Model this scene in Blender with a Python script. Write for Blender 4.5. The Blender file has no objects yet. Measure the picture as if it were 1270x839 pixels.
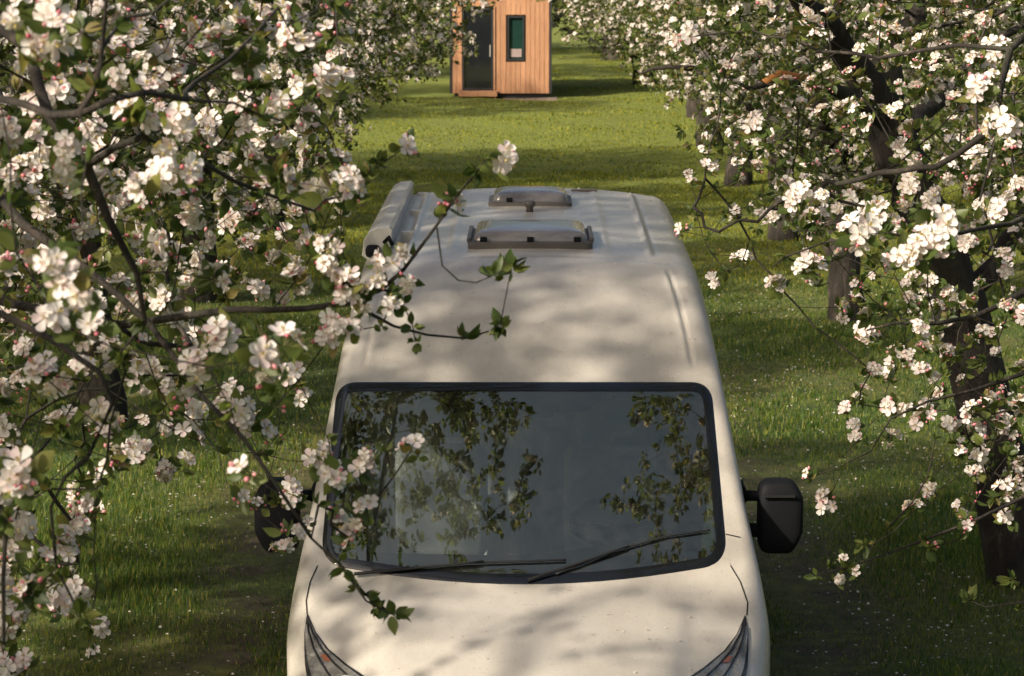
import bpy, math, random
import numpy as np
from mathutils import Vector, Matrix
from mathutils.bvhtree import BVHTree

random.seed(7)
rng = np.random.default_rng(7)
R = math.radians
scene = bpy.context.scene
col = scene.collection

# ------------------------------------------------------------------ camera
FPX = 3200.0                       # focal length in photo pixels (photo 1270 x 839)
CH = 4.1                           # camera height
PITCH = math.atan(500.0 / FPX)
YAW = math.atan(21.0 / FPX)
cam_d = bpy.data.cameras.new('camera')
cam = bpy.data.objects.new('camera', cam_d)
col.objects.link(cam)
cam.location = (0, 0, CH)
cam.rotation_euler = (math.pi / 2 - PITCH, 0, YAW)
cam_d.sensor_width = 36.0
cam_d.lens = FPX / 1270.0 * 36.0
cam_d.clip_start = 0.1
cam_d.clip_end = 2000
cam_d.dof.use_dof = True
cam_d.dof.focus_distance = 10.5
cam_d.dof.aperture_fstop = 11.0
scene.camera = cam
CAMM = cam.rotation_euler.to_matrix()
CAMO = Vector((0, 0, CH))

def ray(px, py):
    return (CAMM @ Vector(((px - 635.0) / FPX, -(py - 419.5) / FPX, -1.0)))
def atY(px, py, Y):
    d = ray(px, py)
    return CAMO + d * (Y / d.y)
def atZ(px, py, z):
    d = ray(px, py)
    return CAMO + d * ((z - CH) / d.z)
CI = np.array(CAMM.inverted())
def project(P):
    q = (np.asarray(P) - np.array([0, 0, CH])) @ CI.T
    return np.stack([635 + FPX * q[:, 0] / -q[:, 2], 419.5 - FPX * q[:, 1] / -q[:, 2]], 1)

# ------------------------------------------------------------------ light
SUN_EL, SUN_AZ = R(31), (-0.80, -0.60)     # direction towards the sun (x, y)
world = bpy.data.worlds.new('World')
scene.world = world
world.use_nodes = True
wn = world.node_tree
sky = wn.nodes.new('ShaderNodeTexSky')
sky.sky_type = 'NISHITA'
sky.sun_disc = False
sky.sun_elevation = SUN_EL
sky.sun_rotation = math.atan2(SUN_AZ[0], SUN_AZ[1])
sky.air_density = 1.0
sky.dust_density = 7.0
sky.ozone_density = 0.4
bg = wn.nodes['Background']
wn.links.new(sky.outputs[0], bg.inputs[0])
bg.inputs[1].default_value = 0.10
sd = bpy.data.lights.new('sun', 'SUN')
sd.energy = 5.0
sd.angle = R(1.5)
sd.color = (1.0, 0.88, 0.72)
sun = bpy.data.objects.new('sun', sd)
col.objects.link(sun)
n = math.hypot(*SUN_AZ)
sdir = Vector((SUN_AZ[0] / n * math.cos(SUN_EL), SUN_AZ[1] / n * math.cos(SUN_EL), math.sin(SUN_EL)))
sun.rotation_euler = sdir.to_track_quat('Z', 'Y').to_euler()
scene.view_settings.view_transform = 'Standard'
scene.view_settings.look = 'None'
scene.view_settings.gamma = 1.0
scene.view_settings.use_curve_mapping = False
scene.view_settings.exposure = 0.45
scene.render.engine = 'CYCLES'
scene.cycles.max_bounces = 8
scene.cycles.transparent_max_bounces = 12
scene.cycles.use_denoising = True
scene.cycles.sample_clamp_indirect = 6.0

# ------------------------------------------------------------------ helpers
def tag(o, label=None, cat=None, group=None, kind=None):
    if label: o['label'] = label
    if cat: o['category'] = cat
    if group: o['group'] = group
    if kind: o['kind'] = kind
    return o

def empty(name, loc=(0, 0, 0), parent=None):
    o = bpy.data.objects.new(name, None)
    col.objects.link(o)
    o.location = loc
    o.empty_display_size = 0.2
    if parent: o.parent = parent
    return o

def link_mesh(name, me, parent=None, loc=None):
    o = bpy.data.objects.new(name, me)
    col.objects.link(o)
    if parent:
        o.parent = parent
        o.location = Vector((0, 0, 0)) - world_loc(parent)
    if loc is not None: o.location = loc
    return o

def world_loc(o):
    l = Vector(o.location)
    while o.parent:
        o = o.parent
        l += Vector(o.location)
    return l

class MB:
    """collects geometry; build() links ONE mesh object (geometry given in world space)"""
    def __init__(s):
        s.V, s.L, s.S, s.M, s.n = [], [], [], [], 0
    def add(s, V, F, mi=0):
        V = np.asarray(V, float).reshape(-1, 3)
        s.V.append(V)
        fl = [i for f in F for i in f]
        s.L.append(np.asarray(fl, dtype=np.int64) + s.n)
        s.S.append(np.asarray([len(f) for f in F], dtype=np.int64))
        s.M.append(np.full(len(F), mi, dtype=np.int64) if np.isscalar(mi) else np.asarray(mi))
        s.n += len(V)
        return s
    def inst(s, T, mats, locs):
        """T = (V, loops, sizes, matidx) template; mats (N,3,3), locs (N,3)"""
        V, L, S, M = T
        N = len(locs)
        if N == 0: return s
        W = np.einsum('nij,vj->nvi', mats, V) + np.asarray(locs)[:, None, :]
        s.V.append(W.reshape(-1, 3))
        off = (np.arange(N) * len(V) + s.n)[:, None]
        s.L.append((L[None, :] + off).ravel())
        s.S.append(np.tile(S, N))
        s.M.append(np.tile(M, N))
        s.n += N * len(V)
        return s
    def template(s):
        return (np.concatenate(s.V), np.concatenate(s.L), np.concatenate(s.S), np.concatenate(s.M))
    def mesh(s, name, mats, smooth=True):
        me = bpy.data.meshes.new(name)
        V, L, S, M = s.template()
        me.vertices.add(len(V)); me.vertices.foreach_set('co', V.astype(np.float32).ravel())
        me.loops.add(len(L)); me.loops.foreach_set('vertex_index', L.astype(np.int32))
        me.polygons.add(len(S))
        st = np.concatenate([[0], np.cumsum(S)[:-1]])
        me.polygons.foreach_set('loop_start', st.astype(np.int32))
        me.polygons.foreach_set('loop_total', S.astype(np.int32))
        me.polygons.foreach_set('material_index', M.astype(np.int32))
        me.polygons.foreach_set('use_smooth', np.full(len(S), bool(smooth)))
        for m in (mats if isinstance(mats, (list, tuple)) else [mats]):
            me.materials.append(m)
        me.update(calc_edges=True)
        me.validate()
        return me
    def build(s, name, mats, parent=None, smooth=True, bevel=0):
        o = link_mesh(name, s.mesh(name, mats, smooth), parent)
        if bevel:
            b = o.modifiers.new('bevel', 'BEVEL'); b.width = bevel; b.segments = 2; b.limit_method = 'ANGLE'
            o.modifiers.new('wn', 'WEIGHTED_NORMAL')
        return o
    def box(s, lo, hi, mi=0):
        x0, y0, z0 = lo; x1, y1, z1 = hi
        V = [(x0,y0,z0),(x1,y0,z0),(x1,y1,z0),(x0,y1,z0),(x0,y0,z1),(x1,y0,z1),(x1,y1,z1),(x0,y1,z1)]
        return s.add(V, [(0,3,2,1),(4,5,6,7),(0,1,5,4),(1,2,6,5),(2,3,7,6),(3,0,4,7)], mi)
    def tube(s, pts, rad, n=8, mi=0, caps=True):
        P = np.asarray([tuple(p) for p in pts], float)
        rad = np.full(len(P), rad) if np.isscalar(rad) else np.asarray(rad)
        T = np.gradient(P, axis=0)
        T /= np.linalg.norm(T, axis=1)[:, None] + 1e-12
        ref = np.array([0.31, 0.52, 0.79]) if abs(T.mean(0)[2]) < .8 else np.array([0.9, .1, 0.2])
        U = np.cross(T, ref); U /= np.linalg.norm(U, axis=1)[:, None] + 1e-12
        W = np.cross(T, U)
        a = np.linspace(0, 2*np.pi, n, endpoint=False)
        V = P[:, None] + rad[:, None, None] * (np.cos(a)[None, :, None] * U[:, None] + np.sin(a)[None, :, None] * W[:, None])
        F = []
        for i in range(len(P) - 1):
            for j in range(n):
                k = (j + 1) % n
                F.append((i*n+j, i*n+k, (i+1)*n+k, (i+1)*n+j))
        if caps:
            F.append(tuple(range(n-1, -1, -1))); F.append(tuple((len(P)-1)*n + j for j in range(n)))
        return s.add(V.reshape(-1, 3), F, mi)
    def grid(s, G, mi=0, flip=False, closed=False):
        G = np.asarray(G, float); a, b = G.shape[:2]
        F = []
        for i in range(a - 1):
            for j in range(b if closed else b - 1):
                k = (j + 1) % b
                f = (i*b+j, i*b+k, (i+1)*b+k, (i+1)*b+j)
                F.append(f[::-1] if flip else f)
        return s.add(G.reshape(-1, 3), F, mi)

# ------------------------------------------------------------------ materials
def mat(name):
    m = bpy.data.materials.new(name); m.use_nodes = True
    nt = m.node_tree
    return m, nt, nt.nodes['Principled BSDF']
def N(nt, t, **kw):
    n_ = nt.nodes.new(t)
    for k, v in kw.items(): setattr(n_, k, v)
    return n_
def ramp(nt, src, stops):
    r = N(nt, 'ShaderNodeValToRGB')
    e = r.color_ramp.elements
    while len(e) < len(stops): e.new(0.5)
    for i, (p, c) in enumerate(stops):
        e[i].position = p; e[i].color = (*c, 1)
    nt.links.new(src, r.inputs[0])
    return r.outputs[0]
def noise(nt, scale, detail=4, rough=0.55, coord='Object', stretch=None, dist=0):
    tc = N(nt, 'ShaderNodeTexCoord')
    src = tc.outputs[coord]
    if stretch:
        mp = N(nt, 'ShaderNodeMapping'); mp.inputs['Scale'].default_value = stretch
        nt.links.new(src, mp.inputs[0]); src = mp.outputs[0]
    t = N(nt, 'ShaderNodeTexNoise')
    t.inputs['Scale'].default_value = scale; t.inputs['Detail'].default_value = detail
    t.inputs['Roughness'].default_value = rough; t.inputs['Distortion'].default_value = dist
    nt.links.new(src, t.inputs['Vector'])
    return t.outputs['Fac']
def bump(nt, bs, h, strength=0.3, dist=0.01):
    b = N(nt, 'ShaderNodeBump'); b.inputs['Strength'].default_value = strength
    b.inputs['Distance'].default_value = dist
    nt.links.new(h, b.inputs['Height']); nt.links.new(b.outputs[0], bs.inputs['Normal'])
def mixc(nt, fac, a, b, bt='MIX'):
    m = N(nt, 'ShaderNodeMix', data_type='RGBA', blend_type=bt)
    for sock, v in ((m.inputs[0], fac), (m.inputs[6], a), (m.inputs[7], b)):
        if hasattr(v, 'is_linked'): nt.links.new(v, sock)
        elif isinstance(v, (int, float)): sock.default_value = v
        else: sock.default_value = (*v, 1)
    return m.outputs[2]
def simple(name, c, rough=0.5, metal=0, coat=0, bumpn=None, var=0.12):
    m, nt, b = mat(name)
    f = noise(nt, 6, 5)
    lo = tuple(x * (1 - var) for x in c); hi = tuple(min(1, x * (1 + var)) for x in c)
    nt.links.new(ramp(nt, f, [(0.3, lo), (0.7, hi)]), b.inputs['Base Color'])
    b.inputs['Roughness'].default_value = rough; b.inputs['Metallic'].default_value = metal
    b.inputs['Coat Weight'].default_value = coat
    if bumpn: bump(nt, b, noise(nt, bumpn[0], 6), bumpn[1], bumpn[2])
    return m

def leafy(name, stops, trans=0.45, rough=0.5, tcol=1.3):
    """thin surface, colour differs from leaf to leaf, part of the light passes through"""
    m, nt, b = mat(name)
    g = N(nt, 'ShaderNodeNewGeometry')
    c = ramp(nt, g.outputs['Random Per Island'], stops)
    nt.links.new(c, b.inputs['Base Color'])
    b.inputs['Roughness'].default_value = rough
    b.inputs['Specular IOR Level'].default_value = 0.35
    t = N(nt, 'ShaderNodeBsdfTranslucent')
    nt.links.new(mixc(nt, 1.0, c, (tcol, tcol, tcol * .8), 'MULTIPLY'), t.inputs[0])
    mx = N(nt, 'ShaderNodeMixShader'); mx.inputs[0].default_value = trans
    nt.links.new(b.outputs[0], mx.inputs[1]); nt.links.new(t.outputs[0], mx.inputs[2])
    nt.links.new(mx.outputs[0], nt.nodes['Material Output'].inputs[0])
    return m

M_petal = leafy('petal', [(0.0, (.78, .62, .62)), (.25, (.84, .75, .74)), (.6, (.88, .83, .81)), (1, (.90, .87, .85))], .35, .6, 1.0)
M_bud = leafy('bud_pink', [(0.0, (.62, .16, .22)), (1, (.80, .42, .44))], .3, .55, 1.0)
M_stamen = leafy('stamen', [(0.0, (.55, .42, .12)), (1, (.62, .55, .25))], .2, .7, 1.0)
M_leaf = leafy('apple_leaf', [(0.0, (.04, .07, .018)), (.45, (.085, .12, .03)), (.85, (.17, .20, .05)), (1, (.22, .17, .06))], .42, .45, 1.6)
M_stalk = leafy('stalk', [(0.0, (.10, .13, .04)), (1, (.16, .13, .06))], .1, .6, 1.0)
M_grass = leafy('grass_blade', [(0.0, (.022, .065, .016)), (.45, (.07, .135, .022)), (.85, (.18, .22, .03)), (1, (.34, .29, .07))], .45, .5, 1.7)  # near blades kept darker, part of their shade is in the colour
M_sungrass = leafy('sunlit_grass_blade', [(0.0, (.055, .095, .014)), (.5, (.17, .20, .018)), (1, (.38, .34, .04))], .45, .5, 1.7)  # far blades: brightness of the sunlit lane put into the colour
M_fpetal = leafy('fallen_petal', [(0.0, (.60, .52, .48)), (1, (.84, .80, .76))], .25, .6, 1.0)

def bark():
    m, nt, b = mat('bark')
    f = noise(nt, 9, 8, .65, stretch=(1, 1, .35), dist=.6)
    f2 = noise(nt, 2.2, 4)
    c = ramp(nt, f, [(.3, (.007, .006, .005)), (.55, (.034, .027, .021)), (.75, (.12, .098, .076))])
    c2 = mixc(nt, ramp(nt, f2, [(.52, (0, 0, 0)), (.66, (.55, .55, .55))]), c, (.05, .055, .034))
    nt.links.new(c2, b.inputs['Base Color'])
    b.inputs['Roughness'].default_value = .9
    bump(nt, b, f, 1.0, .05)
    return m
M_bark = bark()
M_peel = simple('peeled_bark', (.42, .17, .045), .75, bumpn=(40, .5, .01))

def ground_mat():
    m, nt, b = mat('soil_and_grass')
    big = noise(nt, .35, 5, .6)
    fine = noise(nt, 9, 8, .7)
    med = noise(nt, 1.6, 6, .65)
    green = ramp(nt, fine, [(.3, (.02, .045, .010)), (.55, (.06, .10, .015)), (.75, (.13, .15, .025))])
    olive = ramp(nt, fine, [(.3, (.05, .055, .015)), (.7, (.15, .14, .03))])
    soil = ramp(nt, fine, [(.3, (.030, .022, .014)), (.7, (.095, .07, .04))])
    base = mixc(nt, ramp(nt, big, [(.4, (0, 0, 0)), (.6, (1, 1, 1))]), green, olive)
    tcf = N(nt, 'ShaderNodeTexCoord'); sf = N(nt, 'ShaderNodeSeparateXYZ'); nt.links.new(tcf.outputs['Object'], sf.inputs[0])
    fr = N(nt, 'ShaderNodeMapRange'); nt.links.new(sf.outputs[1], fr.inputs[0])
    fr.inputs[1].default_value = 26; fr.inputs[2].default_value = 44
    base = mixc(nt, fr.outputs[0], base, ramp(nt, fine, [(.3, (.075, .11, .014)), (.7, (.20, .225, .022))]))  # farther ground turns yellow-green, sunlight painted into the colour
    # worn wheel tracks run along the lane, left and right of its middle
    tc = N(nt, 'ShaderNodeTexCoord'); sx = N(nt, 'ShaderNodeSeparateXYZ')
    nt.links.new(tc.outputs['Object'], sx.inputs[0])
    ab = N(nt, 'ShaderNodeMath', operation='ABSOLUTE'); nt.links.new(sx.outputs[0], ab.inputs[0])
    su = N(nt, 'ShaderNodeMath', operation='SUBTRACT'); nt.links.new(ab.outputs[0], su.inputs[0]); su.inputs[1].default_value = 1.75
    a2 = N(nt, 'ShaderNodeMath', operation='ABSOLUTE'); nt.links.new(su.outputs[0], a2.inputs[0])
    mr = N(nt, 'ShaderNodeMapRange'); nt.links.new(a2.outputs[0], mr.inputs[0])
    mr.inputs[1].default_value = .65; mr.inputs[2].default_value = .1; mr.inputs[3].default_value = 0; mr.inputs[4].default_value = 1
    mu = N(nt, 'ShaderNodeMath', operation='MULTIPLY'); nt.links.new(mr.outputs[0], mu.inputs[0])
    m3 = N(nt, 'ShaderNodeMath', operation='MULTIPLY')
    yr = N(nt, 'ShaderNodeMapRange'); nt.links.new(sx.outputs[1], yr.inputs[0])
    yr.inputs[1].default_value = 17; yr.inputs[2].default_value = 24; yr.inputs[3].default_value = 1; yr.inputs[4].default_value = .15
    nt.links.new(ramp(nt, med, [(.42, (0, 0, 0)), (.58, (1, 1, 1))]), m3.inputs[0]); nt.links.new(yr.outputs[0], m3.inputs[1])
    nt.links.new(m3.outputs[0], mu.inputs[1])
    nt.links.new(mixc(nt, mu.outputs[0], base, soil), b.inputs['Base Color'])
    b.inputs['Roughness'].default_value = .95
    bump(nt, b, fine, .8, .04)
    return m
M_ground = ground_mat()

def paint_mat():
    m, nt, b = mat('cream_paint')
    d = noise(nt, 3.2, 8, .7, stretch=(1, .4, 1))
    c = ramp(nt, d, [(.32, (.42, .39, .345)), (.6, (.51, .48, .43)), (.8, (.55, .52, .47))])
    sp = noise(nt, 95, 3, .6)
    mot = noise(nt, 14, 6, .75)
    spots = N(nt, 'ShaderNodeMath', operation='MULTIPLY')
    nt.links.new(ramp(nt, sp, [(.57, (0, 0, 0)), (.66, (.8, .8, .8))]), spots.inputs[0])
    nt.links.new(ramp(nt, mot, [(.44, (0, 0, 0)), (.60, (1, 1, 1))]), spots.inputs[1])
    nt.links.new(mixc(nt, spots.outputs[0], c, (.33, .29, .22)), b.inputs['Base Color'])
    rr = ramp(nt, mot, [(.3, (.24, .24, .24)), (.7, (.45, .45, .45))])
    nt.links.new(rr, b.inputs['Roughness'])
    b.inputs['Coat Weight'].default_value = .55
    b.inputs['Coat Roughness'].default_value = .20
    bump(nt, b, mot, .08, .004)
    return m
M_paint = paint_mat()
M_black = simple('black_plastic', (.005, .006, .008), .7, bumpn=(120, .15, .002))
M_black.node_tree.nodes['Principled BSDF'].inputs['Specular IOR Level'].default_value = .22
M_rubber = simple('black_rubber', (.010, .010, .011), .65)
M_frit = simple('glass_border', (.006, .007, .008), .12, coat=.6)
M_seam = simple('panel_gap', (.015, .014, .013), .9)
M_seat = simple('seat_fabric', (.36, .37, .36), .9, bumpn=(150, .3, .002))
M_dash = simple('dashboard_plastic', (.03, .033, .036), .6)
M_curtain = simple('cabin_curtain', (.60, .62, .60), .9, bumpn=(30, .4, .01))
M_chrome = simple('reflector_chrome', (.46, .44, .41), .42, metal=.35)
M_reflect = simple('lamp_reflector', (.34, .33, .315), .22, metal=.5, coat=.8, bumpn=(38, .9, .012), var=.6)
M_amber = simple('indicator_lens', (.30, .10, .05), .25, coat=.5)
M_rim = simple('wheel_rim', (.45, .45, .46), .35, metal=.8)
M_alu = simple('awning_case', (.52, .50, .46), .4, coat=.3, bumpn=(60, .1, .002))
M_frame = simple('hatch_frame', (.10, .09, .082), .5, bumpn=(90, .2, .003))
def thin_glass(name, tint, ior=1.55, rough=0.0, dirt=0.0):
    m, nt, b = mat(name)
    nt.nodes.remove(b)
    gl = N(nt, 'ShaderNodeBsdfGlossy'); gl.inputs['Roughness'].default_value = rough; gl.inputs['Color'].default_value = (.96, 1, .80, 1)
    tr = N(nt, 'ShaderNodeBsdfTransparent'); tr.inputs[0].default_value = (*tint, 1)
    fr = N(nt, 'ShaderNodeFresnel'); fr.inputs[0].default_value = ior
    mx = N(nt, 'ShaderNodeMixShader')
    nt.links.new(fr.outputs[0], mx.inputs[0]); nt.links.new(tr.outputs[0], mx.inputs[1]); nt.links.new(gl.outputs[0], mx.inputs[2])
    last = mx.outputs[0]
    if dirt:
        df = N(nt, 'ShaderNodeBsdfDiffuse'); df.inputs[0].default_value = (.4, .38, .34, 1)
        m2 = N(nt, 'ShaderNodeMixShader')
        f = ramp(nt, noise(nt, 16, 7, .7), [(.35, (0, 0, 0)), (.75, (dirt,) * 3)])
        nt.links.new(f, m2.inputs[0]); nt.links.new(last, m2.inputs[1]); nt.links.new(df.outputs[0], m2.inputs[2])
        last = m2.outputs[0]
    nt.links.new(last, nt.nodes['Material Output'].inputs[0])
    return m
M_glass = thin_glass('windscreen_glass', (.84, .90, .88), 2.9, dirt=.05)
M_sglass = thin_glass('side_glass', (.85, .9, .88), 1.5)
M_lens = thin_glass('headlight_lens', (.9, .9, .9), 1.12)
M_dome = None
def dome_mat():
    m, nt, b = mat('smoked_acrylic')
    f = noise(nt, 7, 6, .6, stretch=(1, 3, 1))
    nt.links.new(ramp(nt, f, [(.3, (.12, .11, .11)), (.7, (.24, .225, .22))]), b.inputs['Base Color'])
    b.inputs['Roughness'].default_value = .16; b.inputs['Coat Weight'].default_value = .7
    return m
M_dome = dome_mat()

def wood_mat():
    m, nt, b = mat('larch_cladding')
    f = noise(nt, 5, 7, .6, stretch=(6, 6, .5))
    g = N(nt, 'ShaderNodeNewGeometry')
    c = ramp(nt, f, [(.3, (.41, .205, .11)), (.7, (.57, .31, .175))])
    v = ramp(nt, g.outputs['Random Per Island'], [(0, (.80, .78, .75)), (1, (1.05, 1.05, 1.05))])
    nt.links.new(mixc(nt, 1.0, c, v, 'MULTIPLY'), b.inputs['Base Color'])
    b.inputs['Roughness'].default_value = .7
    bump(nt, b, f, .3, .01)
    return m
M_wood = wood_mat()
M_dark = simple('dark_parts_and_shaded_wall', (.02, .021, .024), .6)
M_dglass = simple('dark_door_glass', (.012, .014, .018), .06, coat=.5)
M_wglass = simple('green_window_glass', (.012, .04, .034), .06, coat=.5)
M_pale = simple('pale_block', (.34, .27, .26), .8)
M_gravel = simple('gravel', (.28, .22, .17), .95, bumpn=(30, .8, .03))

# ------------------------------------------------------------------ setting: ground
def ground_z(x, y):
    return 0.03 * np.sin(x * .9 + 1.3) * np.sin(y * .35) + .015 * np.sin(y * 1.7 + x * 2.3)
def build_ground():
    xs = np.concatenate([-np.geomspace(400, 14, 10), np.linspace(-12, 12, 81), np.geomspace(14, 400, 10)])
    ys = np.concatenate([-np.geomspace(60, 4, 5), np.linspace(0, 76, 220), np.geomspace(80, 900, 12)])
    X, Y = np.meshgrid(xs, ys)
    G = np.stack([X, Y, ground_z(X, Y)], -1)
    mb = MB(); mb.grid(G)
    o = mb.build('ground', M_ground)
    tag(o, kind='structure')
build_ground()

# ------------------------------------------------------------------ foliage templates
def frame(dirs, roll=None):
    """(N,3,3) matrices whose columns are x, y(dir), z"""
    d = np.asarray(dirs, float); d = d / (np.linalg.norm(d, axis=1)[:, None] + 1e-9)
    ref = np.where(np.abs(d[:, 2:3]) > .9, np.array([[1., 0, 0]]), np.array([[0, 0, 1.]]))
    x = np.cross(d, ref); x /= np.linalg.norm(x, axis=1)[:, None]
    z = np.cross(x, d)
    if roll is not None:
        c, s = np.cos(roll)[:, None], np.sin(roll)[:, None]
        x, z = c * x + s * z, -s * x + c * z
    return np.stack([x, d, z], -1)

def leaf_tpl(detail):
    mb = MB()
    if detail >= 2:
        ys = [0, .12, .35, .6, .82, 1.0]; w = [.02, .16, .27, .25, .13, .01]
        rows = []
        for y, ww in zip(ys, w):
            z = -.22 * y * y + .03
            rows.append([(-ww, y, z + ww * .35), (0, y, z), (ww, y, z + ww * .35)])
        mb.grid(rows, 0)
    else:
        mb.add([(0, 0, 0), (.27, .5, .04), (0, 1, -.18), (-.27, .5, .04), (0, .5, -.06)], [(0, 1, 4), (1, 2, 4), (2, 3, 4), (3, 0, 4)], 0)
    return mb.template()
LEAF2, LEAF1 = leaf_tpl(2), leaf_tpl(1)

def petal_grid(L, W, cup, seed, nr=5, nc=4):
    r = np.random.default_rng(seed)
    rows = []
    prof = [.08, .45, .88, 1.0, .60] if nr == 5 else [.2, 1.0, .6]
    for i in range(nr):
        t = i / (nr - 1)
        w = W * prof[i]
        row = []
        for j in range(nc):
            u = -1 + 2 * j / (nc - 1)
            yy = L * (t * (1 - .10 * (t > .8) * (abs(u) > .9)) - (.10 * (1 - abs(u)) if i == nr - 1 else 0))
            zz = cup * L * (t ** 1.6) * .6 + .28 * w * u * u + .05 * L * math.sin(5 * t + seed) * u
            row.append((w * u, yy + .004 * 0, zz))
        rows.append(row)
    return rows

def flower(mb, c, nrm, size, seed, hi=True):
    """one apple flower: five petals, stamens"""
    r = np.random.default_rng(seed)
    F = frame([nrm])[0]           # y col = normal
    U, Wv, Nn = F[:, 0], F[:, 2], F[:, 1]
    opened = r.uniform(.0, .5)
    a0 = r.uniform(0, 6.28)
    for k in range(5):
        a = a0 + k * 2 * math.pi / 5 + r.uniform(-.12, .12)
        rad = math.cos(a) * U + math.sin(a) * Wv
        tan = -math.sin(a) * U + math.cos(a) * Wv
        L = size * r.uniform(.44, .54)
        if hi:
            rows = np.array(petal_grid(L, L * r.uniform(.31, .39), opened + r.uniform(-.15, .2), seed + k))
        else:
            h = (opened + r.uniform(-.1, .2)) * L * .5
            w = L * .36
            rows = np.array([[(-w * .25, 0, 0), (w * .25, 0, 0)], [(-w, L * .62, h * .5), (w, L * .62, h * .5)], [(-w * .6, L, h), (w * .6, L, h)]])
        G = np.asarray(c) + rows[..., 0:1] * tan + rows[..., 1:2] * rad + rows[..., 2:3] * Nn
        mb.grid(G, 0)
    if hi:
        for k in range(9):
            a = r.uniform(0, 6.28); s = r.uniform(.03, .10) * size
            p0 = np.asarray(c); p1 = p0 + Nn * size * .20 + (math.cos(a) * U + math.sin(a) * Wv) * s
            w = .012 * size * (math.cos(a + 1.5) * U + math.sin(a + 1.5) * Wv)
            t = Nn * size * .03
            mb.add([p0 - w, p0 + w, p1 + w, p1 - w], [(0, 1, 2, 3)], 2)
            mb.add([p1 - 2.4 * w - t, p1 + 2.4 * w - t, p1 + 2.4 * w + t, p1 - 2.4 * w + t], [(0, 1, 2, 3)], 2)
    else:
        mb.add([np.asarray(c) + Nn * size * .08 + (math.cos(a) * U + math.sin(a) * Wv) * size * .07 for a in (0, 1.57, 3.14, 4.71)], [(0, 1, 2, 3)], 2)

def bud(mb, c, d, size, hi=True):
    F = frame([d])[0]; U, D, Wv = F[:, 0], F[:, 1], F[:, 2]
    prof = [(0, .25), (.25, .8), (.55, 1.0), (.85, .6), (1.0, .08)] if hi else [(0, .3), (.5, 1.0), (1.0, .1)]
    n_ = 7 if hi else 4
    G = []
    for t, w in prof:
        G.append([np.asarray(c) + D * t * size + (math.cos(a) * U + math.sin(a) * Wv) * w * size * .38 for a in np.linspace(0, 2*np.pi, n_, endpoint=False)])
    mb.grid(np.array(G), 1, closed=True)

def cluster_tpl(seed, hi=True, nf=None, nb=None, nl=None, leafy_only=False):
    """corymb: flowers on stalks round one spur, pink buds, rosette of leaves; +z is outwards, unit = metres"""
    r = np.random.default_rng(seed)
    mb = MB()
    nf = r.integers(3, 6) if nf is None else nf
    nb = r.integers(0, 3) if nb is None else nb
    nl = r.integers(3, 6) if nl is None else nl
    for k in range(nf):
        a = k * 2.4 + r.uniform(-.4, .4); t = r.uniform(.25, 1.0) if k else .15
        d = np.array([math.cos(a) * math.sin(t), math.sin(a) * math.sin(t), math.cos(t)])
        c = d * r.uniform(.022, .034)
        nn = d + np.array([0, 0, .35]) + r.normal(0, .25, 3)
        flower(mb, c, nn, r.uniform(.041, .051), seed * 31 + k * 7, hi)
        if hi: mb.tube([np.zeros(3), c * .5 + [0, 0, .003], c], .0009, 3, 4, False)
    for k in range(nb):
        a = r.uniform(0, 6.28); t = r.uniform(.5, 1.3)
        d = np.array([math.cos(a) * math.sin(t), math.sin(a) * math.sin(t), math.cos(t)])
        c = d * r.uniform(.018, .03)
        bud(mb, c, d, r.uniform(.010, .015), hi)
        if hi: mb.tube([np.zeros(3), c], .0009, 3, 4, False)
    for k in range(nl):
        a = k * 2.1 + r.uniform(-.5, .5); t = r.uniform(1.0, 1.75)
        if leafy_only: t = r.uniform(.3, 1.5)
        d = np.array([math.cos(a) * math.sin(t), math.sin(a) * math.sin(t), math.cos(t)])
        L = r.uniform(.032, .058)
        m_ = frame([d], np.array([r.uniform(-.6, .6) + math.pi]))[0] * L
        T = LEAF2 if hi else LEAF1
        T = (T[0] * np.array([1.05, 1, 1]), T[1], T[2], T[3] + 3)
        mb.inst(T, m_[None], [d * .006])
    return mb.template()

CMATS = [M_petal, M_bud, M_stamen, M_leaf, M_stalk]
HI = [cluster_tpl(100 + i) for i in range(12)]
HIBUD = [cluster_tpl(200 + i, nf=i % 2, nb=4, nl=4) for i in range(4)]
HILEAF = [cluster_tpl(300 + i, nf=0, nb=0, nl=7, leafy_only=True) for i in range(6)]
LO = [cluster_tpl(400 + i, hi=False) for i in range(8)]
LOLEAF = [cluster_tpl(500 + i, hi=False, nf=0, nb=0, nl=7, leafy_only=True) for i in range(6)]
def tpl_mesh(name, T):
    mb = MB(); mb.inst(T, np.eye(3)[None], [(0, 0, 0)])
    return mb.mesh(name, CMATS)
HI_ME = [tpl_mesh('blossom_cluster', t) for t in HI]
HIBUD_ME = [tpl_mesh('bud_cluster', t) for t in HIBUD]
HILEAF_ME = [tpl_mesh('leaf_rosette', t) for t in HILEAF]

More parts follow.
